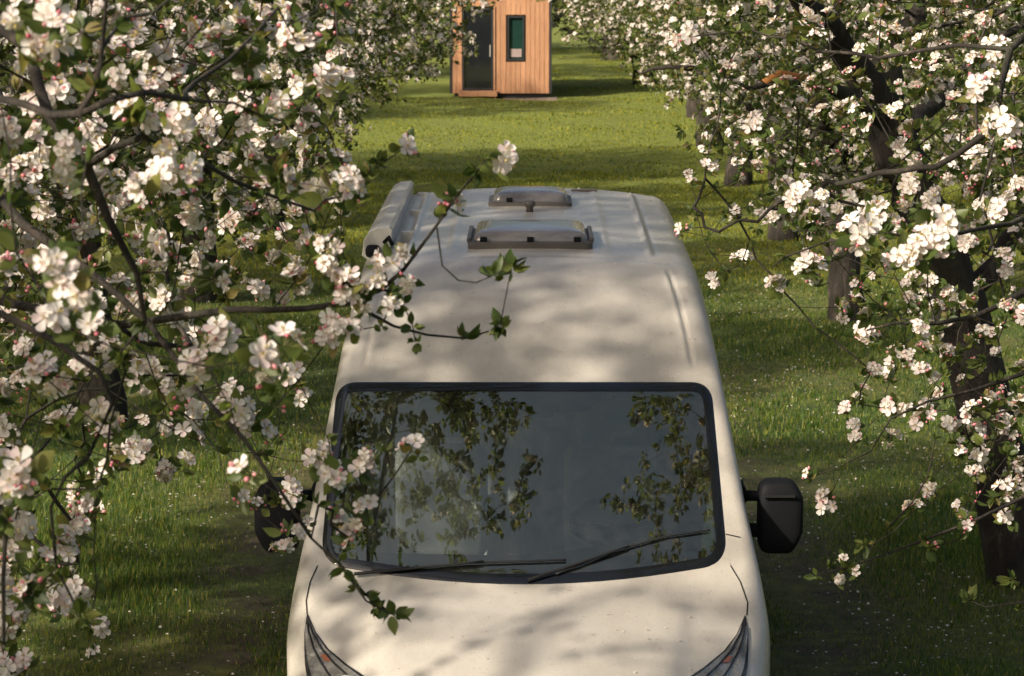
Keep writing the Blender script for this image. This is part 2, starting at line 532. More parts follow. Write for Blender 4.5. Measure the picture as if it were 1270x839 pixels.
# ------------------------------------------------------------------ growth of a tree skeleton
class Skel:
    def __init__(s, r):
        s.P, s.par, s.rmin, s.r = [], [], [], r
    def poly(s, pts, radii, start=-1):
        """hand-laid limb; start = node index it leaves from"""
        j = start
        ids = []
        for p, q in zip(pts, radii):
            s.P.append(np.array(p, float)); s.par.append(j); s.rmin.append(q)
            j = len(s.P) - 1; ids.append(j)
        return ids
    def smooth_poly(s, pts, radii, start=-1, step=.12, wob=.012):
        P = [np.array(p, float) for p in pts]
        if start >= 0:
            P = [s.P[start]] + P; radii = [radii[0]] + list(radii)
        out, rr = [], []
        for i in range(len(P) - 1):
            p0 = P[max(i-1, 0)]; p1 = P[i]; p2 = P[i+1]; p3 = P[min(i+2, len(P)-1)]
            n_ = max(1, int(np.linalg.norm(p2 - p1) / step))
            for k in range(n_):
                t = k / n_
                q = .5 * ((2*p1) + (-p0+p2)*t + (2*p0-5*p1+4*p2-p3)*t*t + (-p0+3*p1-3*p2+p3)*t**3)
                if not (i == 0 and k == 0): q = q + s.r.normal(0, wob, 3)
                out.append(q); rr.append(radii[i] * (1-t) + radii[i+1] * t)
        out.append(P[-1]); rr.append(radii[-1])
        if start >= 0: out, rr = out[1:], rr[1:]
        return s.poly(out, rr, start)
    def near(s, p):
        return int(np.argmin(np.linalg.norm(np.array(s.P) - np.asarray(p), axis=1)))
    def grow(s, att, step=.14, wob=.02, sag=.0, back=.35, tip=.0015):
        att = np.asarray(att, float)
        base = np.array(s.P)
        d0 = np.array([np.min(np.linalg.norm(base - a, axis=1)) for a in att])
        tips = [None] * len(att)
        for ai in np.argsort(d0):
            a = att[ai]
            P = np.array(s.P)
            D = a - P; dist = np.linalg.norm(D, axis=1)
            par = np.array(s.par); hd = P - P[np.maximum(par, 0)]
            hn = np.linalg.norm(hd, axis=1) + 1e-6
            cosv = (D * hd).sum(1) / (dist + 1e-6) / hn
            cost = dist * (1 + back * (1 - cosv))
            j = int(np.argmin(cost))
            L = dist[j]; n_ = max(1, int(round(L / step)))
            p0 = P[j]; h0 = hd[j] / hn[j] * L * .35
            for k in range(1, n_ + 1):
                t = k / n_
                q = p0 + (a - p0) * t + h0 * t * (1 - t) * (1 - t) * 1.6
                q[2] += sag * math.sin(math.pi * t) * L
                if k < n_: q = q + s.r.normal(0, wob, 3)
                s.P.append(q); s.par.append(j); s.rmin.append(tip); j = len(s.P) - 1
            tips[ai] = j
        return tips
    def radii(s, r0=.0022, ex=2.4):
        n_ = len(s.P); acc = np.zeros(n_); kids = np.zeros(n_, int)
        rad = np.zeros(n_)
        for i in range(n_ - 1, -1, -1):
            rad[i] = max(s.rmin[i], r0 if kids[i] == 0 else acc[i] ** (1 / ex) * 1.01)
            p = s.par[i]
            if p >= 0:
                acc[p] += rad[i] ** ex; kids[p] += 1
        s.rad = rad; s.kids = kids
        return rad
    def mesh_into(s, mb, mi=0, nbig=10):
        P = np.array(s.P); n_ = len(P); rad = s.rad
        children = [[] for _ in range(n_)]
        for i, p in enumerate(s.par):
            if p >= 0: children[p].append(i)
        heads = [(i, None) for i, p in enumerate(s.par) if p < 0]
        while heads:
            i, par = heads.pop()
            pts, rr = [], []
            if par is not None:
                pts.append(P[par]); rr.append(min(rad[par], rad[i] * 1.15))
            while True:
                pts.append(P[i]); rr.append(rad[i])
                ch = children[i]
                if not ch: break
                m = max(ch, key=lambda c: rad[c])
                for c in ch:
                    if c != m: heads.append((c, i))
                i = m
            if len(pts) < 2: continue
            rmax = max(rr)
            sides = nbig if rmax > .03 else (7 if rmax > .012 else (5 if rmax > .005 else 3))
            mb.tube(pts, rr, sides, mi, False)
    def dir(s, i):
        p = s.par[i]
        return s.P[i] - s.P[p] if p >= 0 else np.array([0, 0, 1.])

def out_dirs(sk, idx, r, up=.55, rnd=.55):
    D = []
    for i in idx:
        d = sk.dir(i); d = d / (np.linalg.norm(d) + 1e-9)
        D.append(d * .5 + np.array([0, 0, up]) + r.normal(0, rnd, 3))
    D = np.array(D); return D / np.linalg.norm(D, axis=1)[:, None]
def z_frames(D, r, scale=None):
    """matrices mapping +z to D"""
    F = frame(D, r.uniform(0, 6.28, len(D)))
    M_ = np.stack([F[..., 0], F[..., 2], F[..., 1]], -1)      # x, z, y(dir) -> local z = dir
    M_[..., 1] *= -1
    if scale is not None: M_ = M_ * np.asarray(scale)[:, None, None]
    return M_

# ------------------------------------------------------------------ orchard trees in the rows (shared variants)
def orchard_variant(seed, rx=2.2, ry=2.6, z0=1.25, z1=5.0, natt=820, lean=0.0):
    r = np.random.default_rng(seed)
    sk = Skel(r)
    lx, ly = r.uniform(-.25, .25, 2)
    t = sk.smooth_poly([(0, 0, -.1), (lx*.3, ly*.3, .6), (lx*.8, ly*.8, 1.15), (lx, ly, 1.6)], [.23, .15, .125, .12], step=.15, wob=.012)
    top = t[-1]
    for k in range(6):
        a = k * 1.05 + r.uniform(-.3, .3)
        e = r.uniform(.6, 1.0)
        p1 = np.array([lx + math.cos(a) * .5 * e, ly + math.sin(a) * .6 * e, 2.1 + r.uniform(-.1, .4)])
        p2 = np.array([lx + math.cos(a) * 1.2 * e, ly + math.sin(a) * 1.4 * e, 2.8 + r.uniform(-.5, .8)])
        p3 = np.array([lx + math.cos(a) * 1.7 * e, ly + math.sin(a) * 2.0 * e, 3.3 + r.uniform(-.9, 1.0)])
        sk.smooth_poly([p1, p2, p3], [.06, .035, .010], start=top if k < 4 else t[-3], step=.18, wob=.02)
    sk.smooth_poly([(lx, ly, 2.4), (lx*.5, ly*.5, 3.4), (0, 0, 4.3)], [.08, .05, .02], start=top, step=.2, wob=.03)
    # attractors in lumpy ellipsoid, more towards the skin
    att = []
    lob = r.normal(0, 1, (9, 3)); lob /= np.linalg.norm(lob, axis=1)[:, None]
    while len(att) < natt:
        d = r.normal(0, 1, 3); d /= np.linalg.norm(d)
        lump = .80 + .30 * max(0, np.max(lob @ d)) ** 6 + r.uniform(-.06, .10)
        u = r.uniform(0.25, 1) ** .45 * lump
        zc = (z0 + z1) / 2; hz = (z1 - z0) / 2
        p = np.array([d[0] * rx * u, d[1] * ry * u, zc + d[2] * hz * u])
        if p[2] < z0 - .2 : continue
        att.append(p)
    tips = sk.grow(att, step=.2, wob=.03)
    sk.radii(.003, 2.3)
    wood = MB(); sk.mesh_into(wood, 0, 9)
    me_wood = wood.mesh('trunk', [M_bark])
    P = np.array(sk.P)
    tw = np.array([i for i in range(len(P)) if sk.rad[i] < .009 and P[i][2] > z0 - .3])
    # blossoms
    nb = int(len(tw) * 2.8)
    mb = MB()
    idx = r.choice(tw, nb)
    for k in range(8):
        ii = idx[k::8]
        D = out_dirs(sk, ii, r, .5, .6)
        mb.inst(LO[k], z_frames(D, r, r.uniform(.9, 1.25, len(ii))), P[ii] + r.normal(0, .05, (len(ii), 3)))
    me_bl = mb.mesh('blossoms', CMATS)
    lf = MB()
    idx = r.choice(tw, int(len(tw) * 4.0))
    for k in range(6):
        ii = idx[k::6]
        D = out_dirs(sk, ii, r, .3, .8)
        lf.inst(LOLEAF[k], z_frames(D, r, r.uniform(.9, 1.35, len(ii))), P[ii] + r.normal(0, .08, (len(ii), 3)))
    me_lf = lf.mesh('crown', CMATS)
    return me_wood, me_lf, me_bl
VAR = [orchard_variant(11), orchard_variant(12, 2.0, 2.4, 1.4, 5.2), orchard_variant(13, 2.4, 2.8, 1.1, 4.9)]

def place_tree(v, x, y, rot, s, label, group):
    e = empty('apple_tree', (x, y, float(ground_z(x, y))))
    e.rotation_euler = (0, 0, rot); e.scale = s if isinstance(s, tuple) else (s, s, s)
    tag(e, label, 'tree', group)
    for nm, me in zip(('trunk', 'crown', 'blossoms'), VAR[v]):
        o = bpy.data.objects.new(nm, me); col.objects.link(o); o.parent = e
        if nm == 'blossoms': o['kind'] = 'stuff'
    return e

G1 = 'blossoming apple trees in rows along the grass lane'
ORD = ['first', 'second', 'third', 'fourth', 'fifth', 'sixth', 'seventh']
for i, (x, y, v, rot, s) in enumerate([(-4.1, 14.6, 0, .4, 1.1), (-3.6, 21.5, 1, 2.2, 1.1), (-3.7, 28.8, 2, 4.0, 1.15), (-3.7, 36, 2, 5.1, (1.15, 1.2, 1.2)),
                                      (-4.1, 43, 2, .9, (1.22, 1.3, 1.2)), (-8.5, 58, 2, 2.9, 1.5), (-4.6, 76, 0, 1, (1.8, 1.8, 1.0))]):
    place_tree(v, x, y, rot, s, '%s white flowering apple tree of the left row, counted from the van' % ORD[i], G1)
for i, (x, y, v, rot, s) in enumerate([(3.45, 27.5, 1, 1.2, 1.05), (3.5, 35, 2, 3.3, 1.12), (3.5, 43, 0, 2.0, 1.2), (3.55, 50.5, 2, 1.5, (1.35, 1.35, 1.15)), (3.9, 59, 0, .3, (1.55, 1.5, 1.15)), (3.2, 71, 2, 2.3, (1.6, 1.6, .95))]):
    place_tree(v, x, y, rot, s, '%s sunlit white apple tree behind the forked trunk, right row' % ORD[i], G1)
place_tree(1, -4.9, 10.7, 1.0, 1.3, 'tall apple tree added left of the van to shade it, behind the nearest boughs', G1)  # added so that its crown shades the van roof
G2 = 'apple trees in the rows behind'
for i, (x, y, v, rot, s) in enumerate([(-9.8, 34.5, 1, 3, 1.35), (-9.6, 39.5, 2, 1, 1.75), (-11, 55, 0, 5, 1.1), (-10, 64, 1, 2, 1.3)]):  # two nearest set and enlarged to lay a shade band across the lane
    place_tree(v, x, y, rot, s, '%s apple tree of the farther left row' % ORD[i], G2)
for i, (x, y, v, rot, s) in enumerate([(9.6, 32, 0, 3, 1.1), (9.8, 41, 1, 1, 1.2), (10, 51, 2, 5, 1.2), (10, 62, 0, 2, 1.2)]):
    place_tree(v, x, y, rot, s, '%s apple tree of the farther right row, between the right trunks' % ORD[i], G2)
for i, (x, y, v, rot, s) in enumerate([(-7.2, 88, 1, 1, (2, 2, 1.1)), (-1.5, 92, 2, 3, (2, 2, 1.1)), (2.8, 86, 0, 5, (2, 2, 1.0))]):
    place_tree(v, x, y, rot, s, '%s distant apple tree behind the cabin' % ORD[i], G2)
G3 = 'unseen apple trees added for their shade'  # unseen trees, added for the shade they throw across the grass
for i, (x, y, v, rot, s) in enumerate([(-5.2, 2.6, 2, 1, 1.3), (-10, 6, 0, 3, 1.3), (-10, 19, 2, 5, 1.6), (-10, 26.5, 0, 2, 1.5)]):
    place_tree(v, x, y, rot, s, 'unseen tall apple tree added left of the view to cast shade', G3)

# ------------------------------------------------------------------ near trees, with boughs laid where the photo has them
def hero_tree(name, root, label, group, sk, clusters, rnd_att, r, nobj=100, extra_leaf=1.0, twig_lim=.0055, fill=.22):
    """clusters: (px, py, size px, kind, Y)"""
    e = empty(name, root)
    tag(e, label, 'tree', group)
    att = [tuple(atY(c[0], c[1], c[4])) for c in clusters]
    # spur ends slightly below the flowers
    tips = sk.grow([np.array(a) - np.array([0, 0, .012]) for a in att] , step=.09, wob=.009, sag=-.03)
    n0 = len(sk.P)
    if len(rnd_att): sk.grow(rnd_att, step=.12, wob=.014, sag=.02)
    sk.radii(.0011, 2.75)
    wood = MB(); sk.mesh_into(wood, 0, 12)
    wood.build('trunk', [M_bark], e)
    P = np.array(sk.P)
    rest = MB()
    order = sorted(range(len(clusters)), key=lambda i: -clusters[i][2])
    camv = np.array([0, 0, CH])
    for rank, i in enumerate(order):
        px, py, sz, kind, Y = clusters[i]
        p = P[tips[i]]
        d = sk.dir(tips[i]); d = d / (np.linalg.norm(d) + 1e-9)
        tocam = camv - p; tocam /= np.linalg.norm(tocam)
        D = d * .25 + np.array([0, 0, .4]) + tocam * r.uniform(.3, 1.1) + r.normal(0, .3, 3)
        D /= np.linalg.norm(D)
        want = sz / FPX * Y                      # real diameter wanted
        s_ = {'f': want / .061, 'b': want / .055, 'l': want / .092}[kind]
        s_ = min(max(s_, .55 if kind == 'l' else .9), 1.6)
        Mx = z_frames(D[None], r, [s_])
        lst, mes, nm = {'f': (HI, HI_ME, 'blossom_cluster'), 'b': (HIBUD, HIBUD_ME, 'bud_cluster'), 'l': (HILEAF, HILEAF_ME, 'leaf_rosette')}[kind]
        q = int(r.integers(0, len(lst)))
        if rank < nobj:
            o = bpy.data.objects.new(nm, mes[q]); col.objects.link(o); o.parent = e
            m4 = Matrix(Mx[0].tolist()).to_4x4(); m4.translation = Vector(p) - Vector(root)
            o.matrix_basis = m4
        else:
            rest.inst(lst[q], Mx, [p])
        if kind == 'f' and px not in (617, 499, 556, 510):
            for _ in range(2 if sz > 30 else 1):
                off = r.normal(0, .020 + .0004 * sz, 3)
                D2 = D + r.normal(0, .5, 3); D2 /= np.linalg.norm(D2)
                rest.inst(HI[int(r.integers(0, 12))], z_frames(D2[None], r, [s_ * r.uniform(.7, .95)]), [p + off])
    # random blossoms and leaves on the remaining twigs
    tw = np.array([i for i in range(len(P)) if sk.rad[i] < twig_lim and P[i][1] > 2.8])
    late = tw[tw >= n0]
    if len(late):
        idx = r.choice(late, int(len(late) * fill))
        for k in range(12):
            ii = idx[k::12]
            if len(ii): rest.inst(HI[k] if k < 9 else HIBUD[k - 9], z_frames(out_dirs(sk, ii, r, .5, .5), r, r.uniform(.8, 1.15, len(ii))), P[ii])
    if rest.n:
        o = rest.build('blossoms', CMATS, e); o['kind'] = 'stuff'
    lf = MB()
    high = tw[P[tw, 2] > 4.25]
    big = MB(); idx = r.choice(high, int(len(high) * 3.0))
    for k in range(6):
        ii = idx[k::6]
        lf.inst(LOLEAF[k], z_frames(out_dirs(sk, ii, r, .1, .9), r, r.uniform(.9, 1.5, len(ii))), P[ii] + r.normal(0, .05, (len(ii), 3)))
    idx = r.choice(tw, int(len(tw) * extra_leaf))
    for k in range(6):
        ii = idx[k::6]
        lf.inst(HILEAF[k], z_frames(out_dirs(sk, ii, r, .35, .6), r, r.uniform(.45, .85, len(ii))), P[ii])
    lf.build('crown', CMATS, e)
    return e, P, sk

def A(px, py, Y): return tuple(atY(px, py, Y))
def Ysz(s, base=.070, lo=3.6, hi=9.5):
    return min(max(FPX * base / s, lo), hi)

L_F = [  # blossom clusters of the left tree: px, py, size
(67,10,50),(60,47,52),(33,72,34),(88,33,44),(143,10,38),(160,50,42),(120,53,26),(243,33,26),(253,63,32),(297,17,32),(320,33,34),(353,17,34),
(377,60,46),(407,93,36),(205,90,38),(227,103,34),(67,113,42),(10,160,40),(50,167,38),(83,170,44),(117,160,34),(83,200,36),(47,207,38),
(90,82,26),(103,87,24),(220,147,42),(270,153,32),(300,130,34),(340,127,34),(327,177,34),(363,170,24),(387,185,30),(205,215,44),(277,197,28),
(360,223,30),(403,241,46),(337,250,30),(137,187,34),(30,233,32),(55,262,28),(133,267,30),(230,267,34),(283,277,26),(320,277,20),
(150,250,24),(5,260,26),(180,127,28),(197,132,24),(323,90,26),(300,83,22),(15,40,28),(8,22,22),(180,22,26),(215,40,22),
(83,335,56),(67,392,50),(117,378,38),(20,350,24),(13,383,30),(197,297,32),(213,315,32),(240,317,24),(177,330,22),(207,370,36),(223,390,32),
(247,360,32),(167,370,28),(277,330,20),(280,365,18),(230,340,20),(305,298,18),(350,290,24),(377,290,30),(357,330,30),(407,323,26),(320,357,28),
(278,413,44),(320,438,48),(362,463,34),(132,423,30),(65,467,38),(170,460,32),(115,497,40),(72,525,30),(133,530,32),(237,480,32),(243,507,28),
(235,537,34),(203,528,22),(288,483,34),(300,520,36),(328,517,22),(167,553,26),(13,550,32),(163,570,32),(30,580,52),(7,573,36),(133,573,18),
(95,613,28),(93,648,32),(80,680,34),(17,647,44),(5,617,30),(95,728,36),(62,750,26),(126,773,30),(5,713,30),(10,750,36),(8,826,38),(392,568,36),
(412,582,22),(362,618,30),(369,657,20),(356,676,22),(456,624,32),(434,662,26),(450,578,26),(510,552,22),(617,189,38),(499,178,28),
(556,250,30),(433,218,24),(425,306,26),(407,329,24),(435,343,34),(431,360,30),(478,319,26),(486,372,22),(407,415,24),(433,405,26),(470,352,22)]
L_B = [(103,92,20),(185,243,16),(20,305,24),(217,423,18),(342,497,20),(337,468,14),(207,497,18),(347,537,16),(303,580,26),(352,656,18),(322,625,16),
(78,755,14),(197,62,18),(300,613,18),(45,358,16),(437,235,16),(556,243,14)]
L_L = [(30,10,40),(110,30,30),(165,78,34),(25,125,30),(545,264,26),(634,326,38),(620,398,42),(512,398,36),(515,418,26),(486,355,34),(472,398,20),(490,758,40),
(442,722,26),(465,748,20),(408,540,24),(478,553,28),(520,560,26),(395,620,24),(120,600,26),(110,790,26),(112,770,24),(60,600,20),(150,430,20),(100,465,18),
(155,455,24),(210,330,24),(330,425,16),(320,240,18),(450,560,18),(420,690,18),(500,370,18),(405,150,18),(470,195,22),(455,210,22)]
def build_left():
    r = np.random.default_rng(21)
    sk = Skel(r)
    tr = sk.smooth_poly([(-2.75, 7.1, -.1), (-2.72, 7.0, .7), (-2.6, 6.9, 1.3), (-2.5, 6.8, 1.7)], [.17, .14, .125, .12], step=.12)
    top = tr[-1]
    # limbs reach into the frame from the left
    sk.smooth_poly([(-3.2, 7.3, 2.6), (-3.7, 7.6, 3.6), (-4.0, 8, 4.6)], [.06, .04, .01], start=top, step=.15, wob=.02)
    sk.smooth_poly([(-2.8, 6.2, 2.8), (-2.7, 5.4, 3.8), (-2.9, 4.8, 4.7)], [.06, .04, .01], start=top, step=.15, wob=.02)
    sk.smooth_poly([(-3.3, 6.2, 2.2), (-3.9, 5.2, 2.8)], [.05, .01], start=top, step=.15, wob=.02)
    l1 = sk.smooth_poly([(-2.0, 6.6, 2.35), A(-120, 345, 6.3), A(0, 372, 6.15), A(150, 402, 6.0), A(290, 386, 5.8), A(380, 383, 5.7), A(430, 376, 5.65), A(470, 360, 5.62),
                         A(500, 335, 5.6), A(540, 280, 5.55), A(562, 247, 5.52), A(590, 212, 5.5), A(606, 194, 5.5)],
                        [.045, .014, .012, .010, .0075, .0070, .0065, .0052, .0042, .0034, .0028, .0022, .0015], start=top, step=.1, wob=.004)
    j = sk.near(A(436, 378, 5.65))
    sk.smooth_poly([A(460, 392, 5.66), A(490, 404, 5.7), A(530, 415, 5.72), A(575, 421, 5.75), A(606, 411, 5.8)], [.0045, .0036, .003, .0025, .0018], start=j, step=.08, wob=.002)
    j = sk.near(A(530, 295, 5.56))
    sk.smooth_poly([A(548, 330, 5.5), A(568, 348, 5.45), A(590, 351, 5.4), A(612, 342, 5.4)], [.0022, .002, .0018, .0015], start=j, step=.08, wob=.001)
    l2 = sk.smooth_poly([(-2.0, 6.2, 2.6), A(-60, 270, 5.9), A(30, 285, 5.7), A(100, 325, 5.6), A(180, 412, 5.5), A(250, 490, 5.4), A(300, 545, 5.35), A(345, 590, 5.3), A(390, 660, 5.3), A(425, 705, 5.3), A(455, 742, 5.3), A(485, 762, 5.3)],
                        [.04, .013, .011, .009, .007, .005, .005, .004, .0035, .003, .0025, .0018], start=top, step=.1, wob=.006)
    l3 = sk.smooth_poly([(-2.1, 6.0, 3.0), A(-40, 60, 5.6), A(60, 145, 5.2), A(100, 210, 5.2), A(135, 270, 5.25), A(165, 340, 5.3), A(180, 400, 5.35)],
                        [.04, .014, .011, .010, .009, .007, .005], start=top, step=.1, wob=.006)
    sk.smooth_poly([A(0, 118, 4.7), A(60, 138, 4.5), A(100, 145, 4.4), A(140, 130, 4.4), A(180, 114, 4.45), A(230, 124, 4.5), A(290, 133, 4.6), A(350, 150, 4.8)],
                   [.008, .007, .0065, .006, .005, .004, .003, .0025], start=sk.near(A(-40, 60, 5.6)), step=.08, wob=.004)
    sk.smooth_poly([A(122, 110, 4.4), A(128, 70, 4.35), A(130, 10, 4.3), A(131, -60, 4.3)], [.005, .0045, .004, .003], start=sk.near(A(112, 142, 4.4)), step=.08, wob=.003)
    sk.smooth_poly([A(150, 24, 4.6), A(190, 18, 4.6), A(215, -5, 4.6)], [.004, .0035, .003], start=sk.near(A(129, 60, 4.35)), step=.08, wob=.003)
    sk.smooth_poly([A(240, 105, 4.7), A(285, 75, 4.8), A(315, 45, 4.9), A(345, 10, 5)], [.005, .004, .0035, .003], start=sk.near(A(232, 124, 4.5)), step=.08, wob=.004)
    sk.smooth_poly([A(180, 165, 5.1), A(230, 195, 5.2), A(290, 225, 5.3), A(345, 245, 5.4), A(390, 262, 5.5)], [.008, .006, .005, .004, .0028], start=sk.near(A(95, 200, 5.2)), step=.08, wob=.004)
    l4 = sk.smooth_poly([(-2.0, 5.6, 2.3), A(-80, 420, 5.0), A(0, 392, 5.0), A(60, 420, 4.95), A(120, 460, 4.9), A(135, 500, 4.9), A(110, 560, 4.85), A(80, 590, 4.8), A(60, 640, 4.8), A(70, 700, 4.8), A(100, 765, 4.8)],
                        [.035, .012, .009, .007, .006, .005, .0045, .004, .0035, .003, .002], start=tr[-2], step=.08, wob=.005)
    sk.smooth_poly([A(-100, 620, 4.7), A(-20, 600, 4.6), A(10, 650, 4.5), A(8, 720, 4.5), A(5, 800, 4.5)], [.012, .007, .005, .004, .003], start=sk.near(A(-80, 420, 5.0)), step=.08, wob=.005)
    cl = []
    for (x, y, s) in L_F: cl.append((x, y, s, 'f', float(np.clip(Ysz(s) * r.uniform(.94, 1.08), 3.8, 8.2))))
    for (x, y, s) in L_B: cl.append((x, y, s, 'b', Ysz(s, .035, 4.0, 7)))
    for (x, y, s) in L_L: cl.append((x, y, s, 'l', {634: 5.42, 620: 5.80, 512: 5.72, 515: 5.72, 545: 5.56}.get(x, 5.35)))
    # those on the long bough share its distance
    cl = [(x, y, s, k, (5.55 if x > 395 and y > 130 else Y)) for (x, y, s, k, Y) in cl]
    # fillers in the body of the crown
    att = []
    while len(att) < 430:
        x, y = r.uniform(-120, 430), r.uniform(-150, 780)
        lim = 430 if y < 330 else (300 - (y - 330) * .35 if y < 600 else 120)
        if x > lim: continue
        if y > 420 and r.uniform() < .55: continue
        att.append(A(x, y, r.uniform(5.0, 9.2)))
    for _ in range(260):      # crown out of the frame, left of it and above it: throws the shade
        att.append((r.uniform(-4.6, -1.5), r.uniform(4.0, 9.8), r.uniform(1.9, 5.2)))
    for _ in range(90):
        att.append((r.uniform(-2.6, -.4), r.uniform(6.5, 11.5), r.uniform(4.25, 5.6)))
    # high bough over the windscreen
    sk.smooth_poly([(-2.3, 7.6, 3.2), (-2.0, 8.8, 4.2), (-1.6, 10.4, 4.7), (-1.1, 11.8, 4.9), (-.5, 12.8, 4.9)], [.05, .035, .022, .014, .005], start=top, step=.15, wob=.02)
    for _ in range(380):
        y = r.uniform(11.2, 14.2); x = -1.9 + 1.95 * r.uniform() ** 1.4
        att.append((x, y, r.uniform(4.35, 6.0)))
    return hero_tree('apple_tree', (-2.75, 7.1, 0), 'nearest apple tree, white blossom boughs filling the left edge and reaching over the van',
                     'apple trees standing nearest the camera', sk, cl, att, r, nobj=100, extra_leaf=.45, fill=1.05)
build_left()

R_F = [(857,39,28),(916,18,20),(948,7,22),(994,14,20),(901,82,18),(937,157,28),(875,205,18),(855,216,13),(935,207,20),(1018,46,24),(991,239,32),
(1084,11,22),(1052,247,26),(1066,286,42),(1084,254,28),(1109,280,28),(1116,191,24),(1128,225,26),(1153,247,28),(1166,275,46),(1141,261,28),(1212,107,34),
(1237,55,30),(1248,150,34),(1211,188,22),(1255,182,26),(1241,257,30),(1159,77,18),(1137,77,18),(912,261,18),(959,264,18),
(1008,329,32),(965,351,24),(922,316,18),(1073,406,28),(1135,408,28),(1128,370,22),(1133,348,20),(1159,346,22),(1206,377,24),(1221,415,26),(1119,434,20),
(1081,457,20),(1104,457,18),(1145,460,24),(1050,503,18),(1064,495,18),(1060,524,20),(1107,500,26),(1147,505,24),(1104,543,22),(1206,512,26),(1263,502,26),
(1218,554,20),(1159,290,40),(1253,377,22),(1176,365,20),(1026,615,26),(1145,609,22),(1135,629,22),(1216,562,26),(1215,579,20),(1245,608,28),(1263,595,24),
(1250,640,24),(1040,715,16),(1060,707,18),(1245,320,26),(1200,300,26),(1265,230,26),(1180,215,22),(1225,21,20),(1262,95,24),(885,342,14),(1193,636,14)]
R_B = [(1064,349,14),(1246,491,18),(1004,588,16),(1154,675,18),(1199,650,16),(1211,615,14),(1008,270,14),(847,283,12),(1203,210,12),(1150,512,12),(1199,640,12),(1230,50,16)]
R_L = [(1072,672,26),(1012,711,24),(1200,740,34),(1254,715,32),(1266,750,24),(1240,180,30),(1110,390,22),(1170,460,20),(1262,480,26),(1150,590,20),(1030,700,20),(1200,650,18),
(1225,240,24),(1150,330,22),(1240,400,24),(880,290,20),(1085,420,22),(1250,560,22),(1160,160,22),(900,260,16),(1190,665,16)]
def build_right_near():
    r = np.random.default_rng(33)
    sk = Skel(r)
    tr = sk.smooth_poly([(3.3, 10.2, -.1), (3.28, 10.15, .7), (3.2, 10.0, 1.2), (3.15, 9.9, 1.6)], [.16, .135, .12, .115], step=.12)
    top = tr[-1]
    sk.smooth_poly([(2.7, 9.6, 2.2), A(1330, 360, 9.0), A(1270, 366, 8.8), A(1210, 392, 8.6), A(1160, 402, 8.5), A(1110, 405, 8.4), A(1075, 410, 8.4)], [.045, .02, .012, .009, .007, .005, .003], start=top, step=.12, wob=.006)
    sk.smooth_poly([(2.65, 9.4, 2.0), A(1340, 440, 8.9), A(1270, 466, 8.8), A(1210, 482, 8.7), A(1150, 500, 8.6), A(1105, 520, 8.5), A(1080, 560, 8.4)], [.035, .014, .008, .006, .0045, .0035, .0025], start=top, step=.12, wob=.006)
    sk.smooth_poly([(2.6, 9.3, 1.9), A(1320, 580, 8.8), A(1270, 612, 8.7), A(1210, 645, 8.6), A(1150, 668, 8.5), A(1100, 686, 8.5), A(1050, 702, 8.45), A(1015, 712, 8.4)], [.028, .012, .0075, .006, .005, .004, .003, .002], start=top, step=.12, wob=.005)
    sk.smooth_poly([A(1100, 655, 8.5), A(1130, 625, 8.45), A(1150, 590, 8.4), A(1160, 545, 8.4)], [.003, .003, .0028, .002], start=sk.near(A(1085, 690, 8.5)), step=.1, wob=.004)
    sk.smooth_poly([A(1330, 740, 8.6), A(1275, 747, 8.5), A(1222, 753, 8.4)], [.009, .004, .0025], start=sk.near(A(1320, 580, 8.8)), step=.1, wob=.003)
    sk.smooth_poly([(2.3, 8.8, 2.9), A(1330, 270, 8.2), A(1250, 275, 7.9), A(1190, 290, 7.6), A(1130, 290, 7.4), A(1080, 290, 7.3), A(1020, 300, 7.6), A(960, 330, 8.0)], [.04, .011, .008, .006, .005, .004, .003, .0025], start=top, step=.12, wob=.006)
    sk.smooth_poly([(2.35, 8.6, 3.3), A(1320, 60, 8.0), A(1255, 60, 7.8), A(1240, 160, 7.6), A(1215, 250, 7.5)], [.035, .009, .007, .005, .004], start=top, step=.12, wob=.005)
    sk.smooth_poly([A(1180, 60, 7.9), A(1090, 70, 8.2), A(1010, 60, 8.6), A(940, 40, 9.0), A(860, 45, 9.4)], [.007, .006, .005, .004, .003], start=sk.near(A(1255, 60, 7.8)), step=.12, wob=.01)
    sk.smooth_poly([A(1160, 205, 8.0), A(1090, 215, 8.4), A(1010, 235, 9.0), A(940, 270, 9.5), A(870, 285, 10.0), A(848, 284, 10.0)], [.009, .007, .006, .005, .003, .002], start=sk.near(A(1240, 160, 7.6)), step=.12, wob=.01)
    sk.smooth_poly([(3.0, 10.4, 2.8), (2.6, 11.4, 4.3), (1.9, 12.2, 4.8), (1.2, 12.9, 5.0)], [.06, .035, .02, .006], start=top, step=.15, wob=.02)
    sk.smooth_poly([(3.4, 10.0, 2.8), (3.3, 9.4, 4.2), (3.0, 8.8, 5.0)], [.06, .035, .008], start=top, step=.15, wob=.02)
    sk.smooth_poly([(3.7, 10.6, 2.4), (4.3, 11.2, 3.4)], [.05, .01], start=top, step=.15, wob=.02)
    cl = []
    for (x, y, s) in R_F: cl.append((x, y, s, 'f', float(np.clip(Ysz(s, .076, 6.5, 10.8) * r.uniform(.96, 1.06), 6.5, 11))))
    for (x, y, s) in R_B: cl.append((x, y, s, 'b', 8.5))
    for (x, y, s) in R_L: cl.append((x, y, s, 'l', 8.5))
    att = []
    while len(att) < 360:
        x, y = r.uniform(850, 1400), r.uniform(-200, 640)
        lim = 850 if y < 200 else (870 + (y - 200) * .9)
        if x < max(lim, 940) - (40 if y > 300 else 0) + r.uniform(0, 60): continue
        if y > 330 and r.uniform() < .2: continue
        att.append(A(x, y, r.uniform(8, 12.0)))
    for _ in range(200):
        att.append((r.uniform(1.6, 5.0), r.uniform(7.5, 13), r.uniform(4.2, 5.8)))
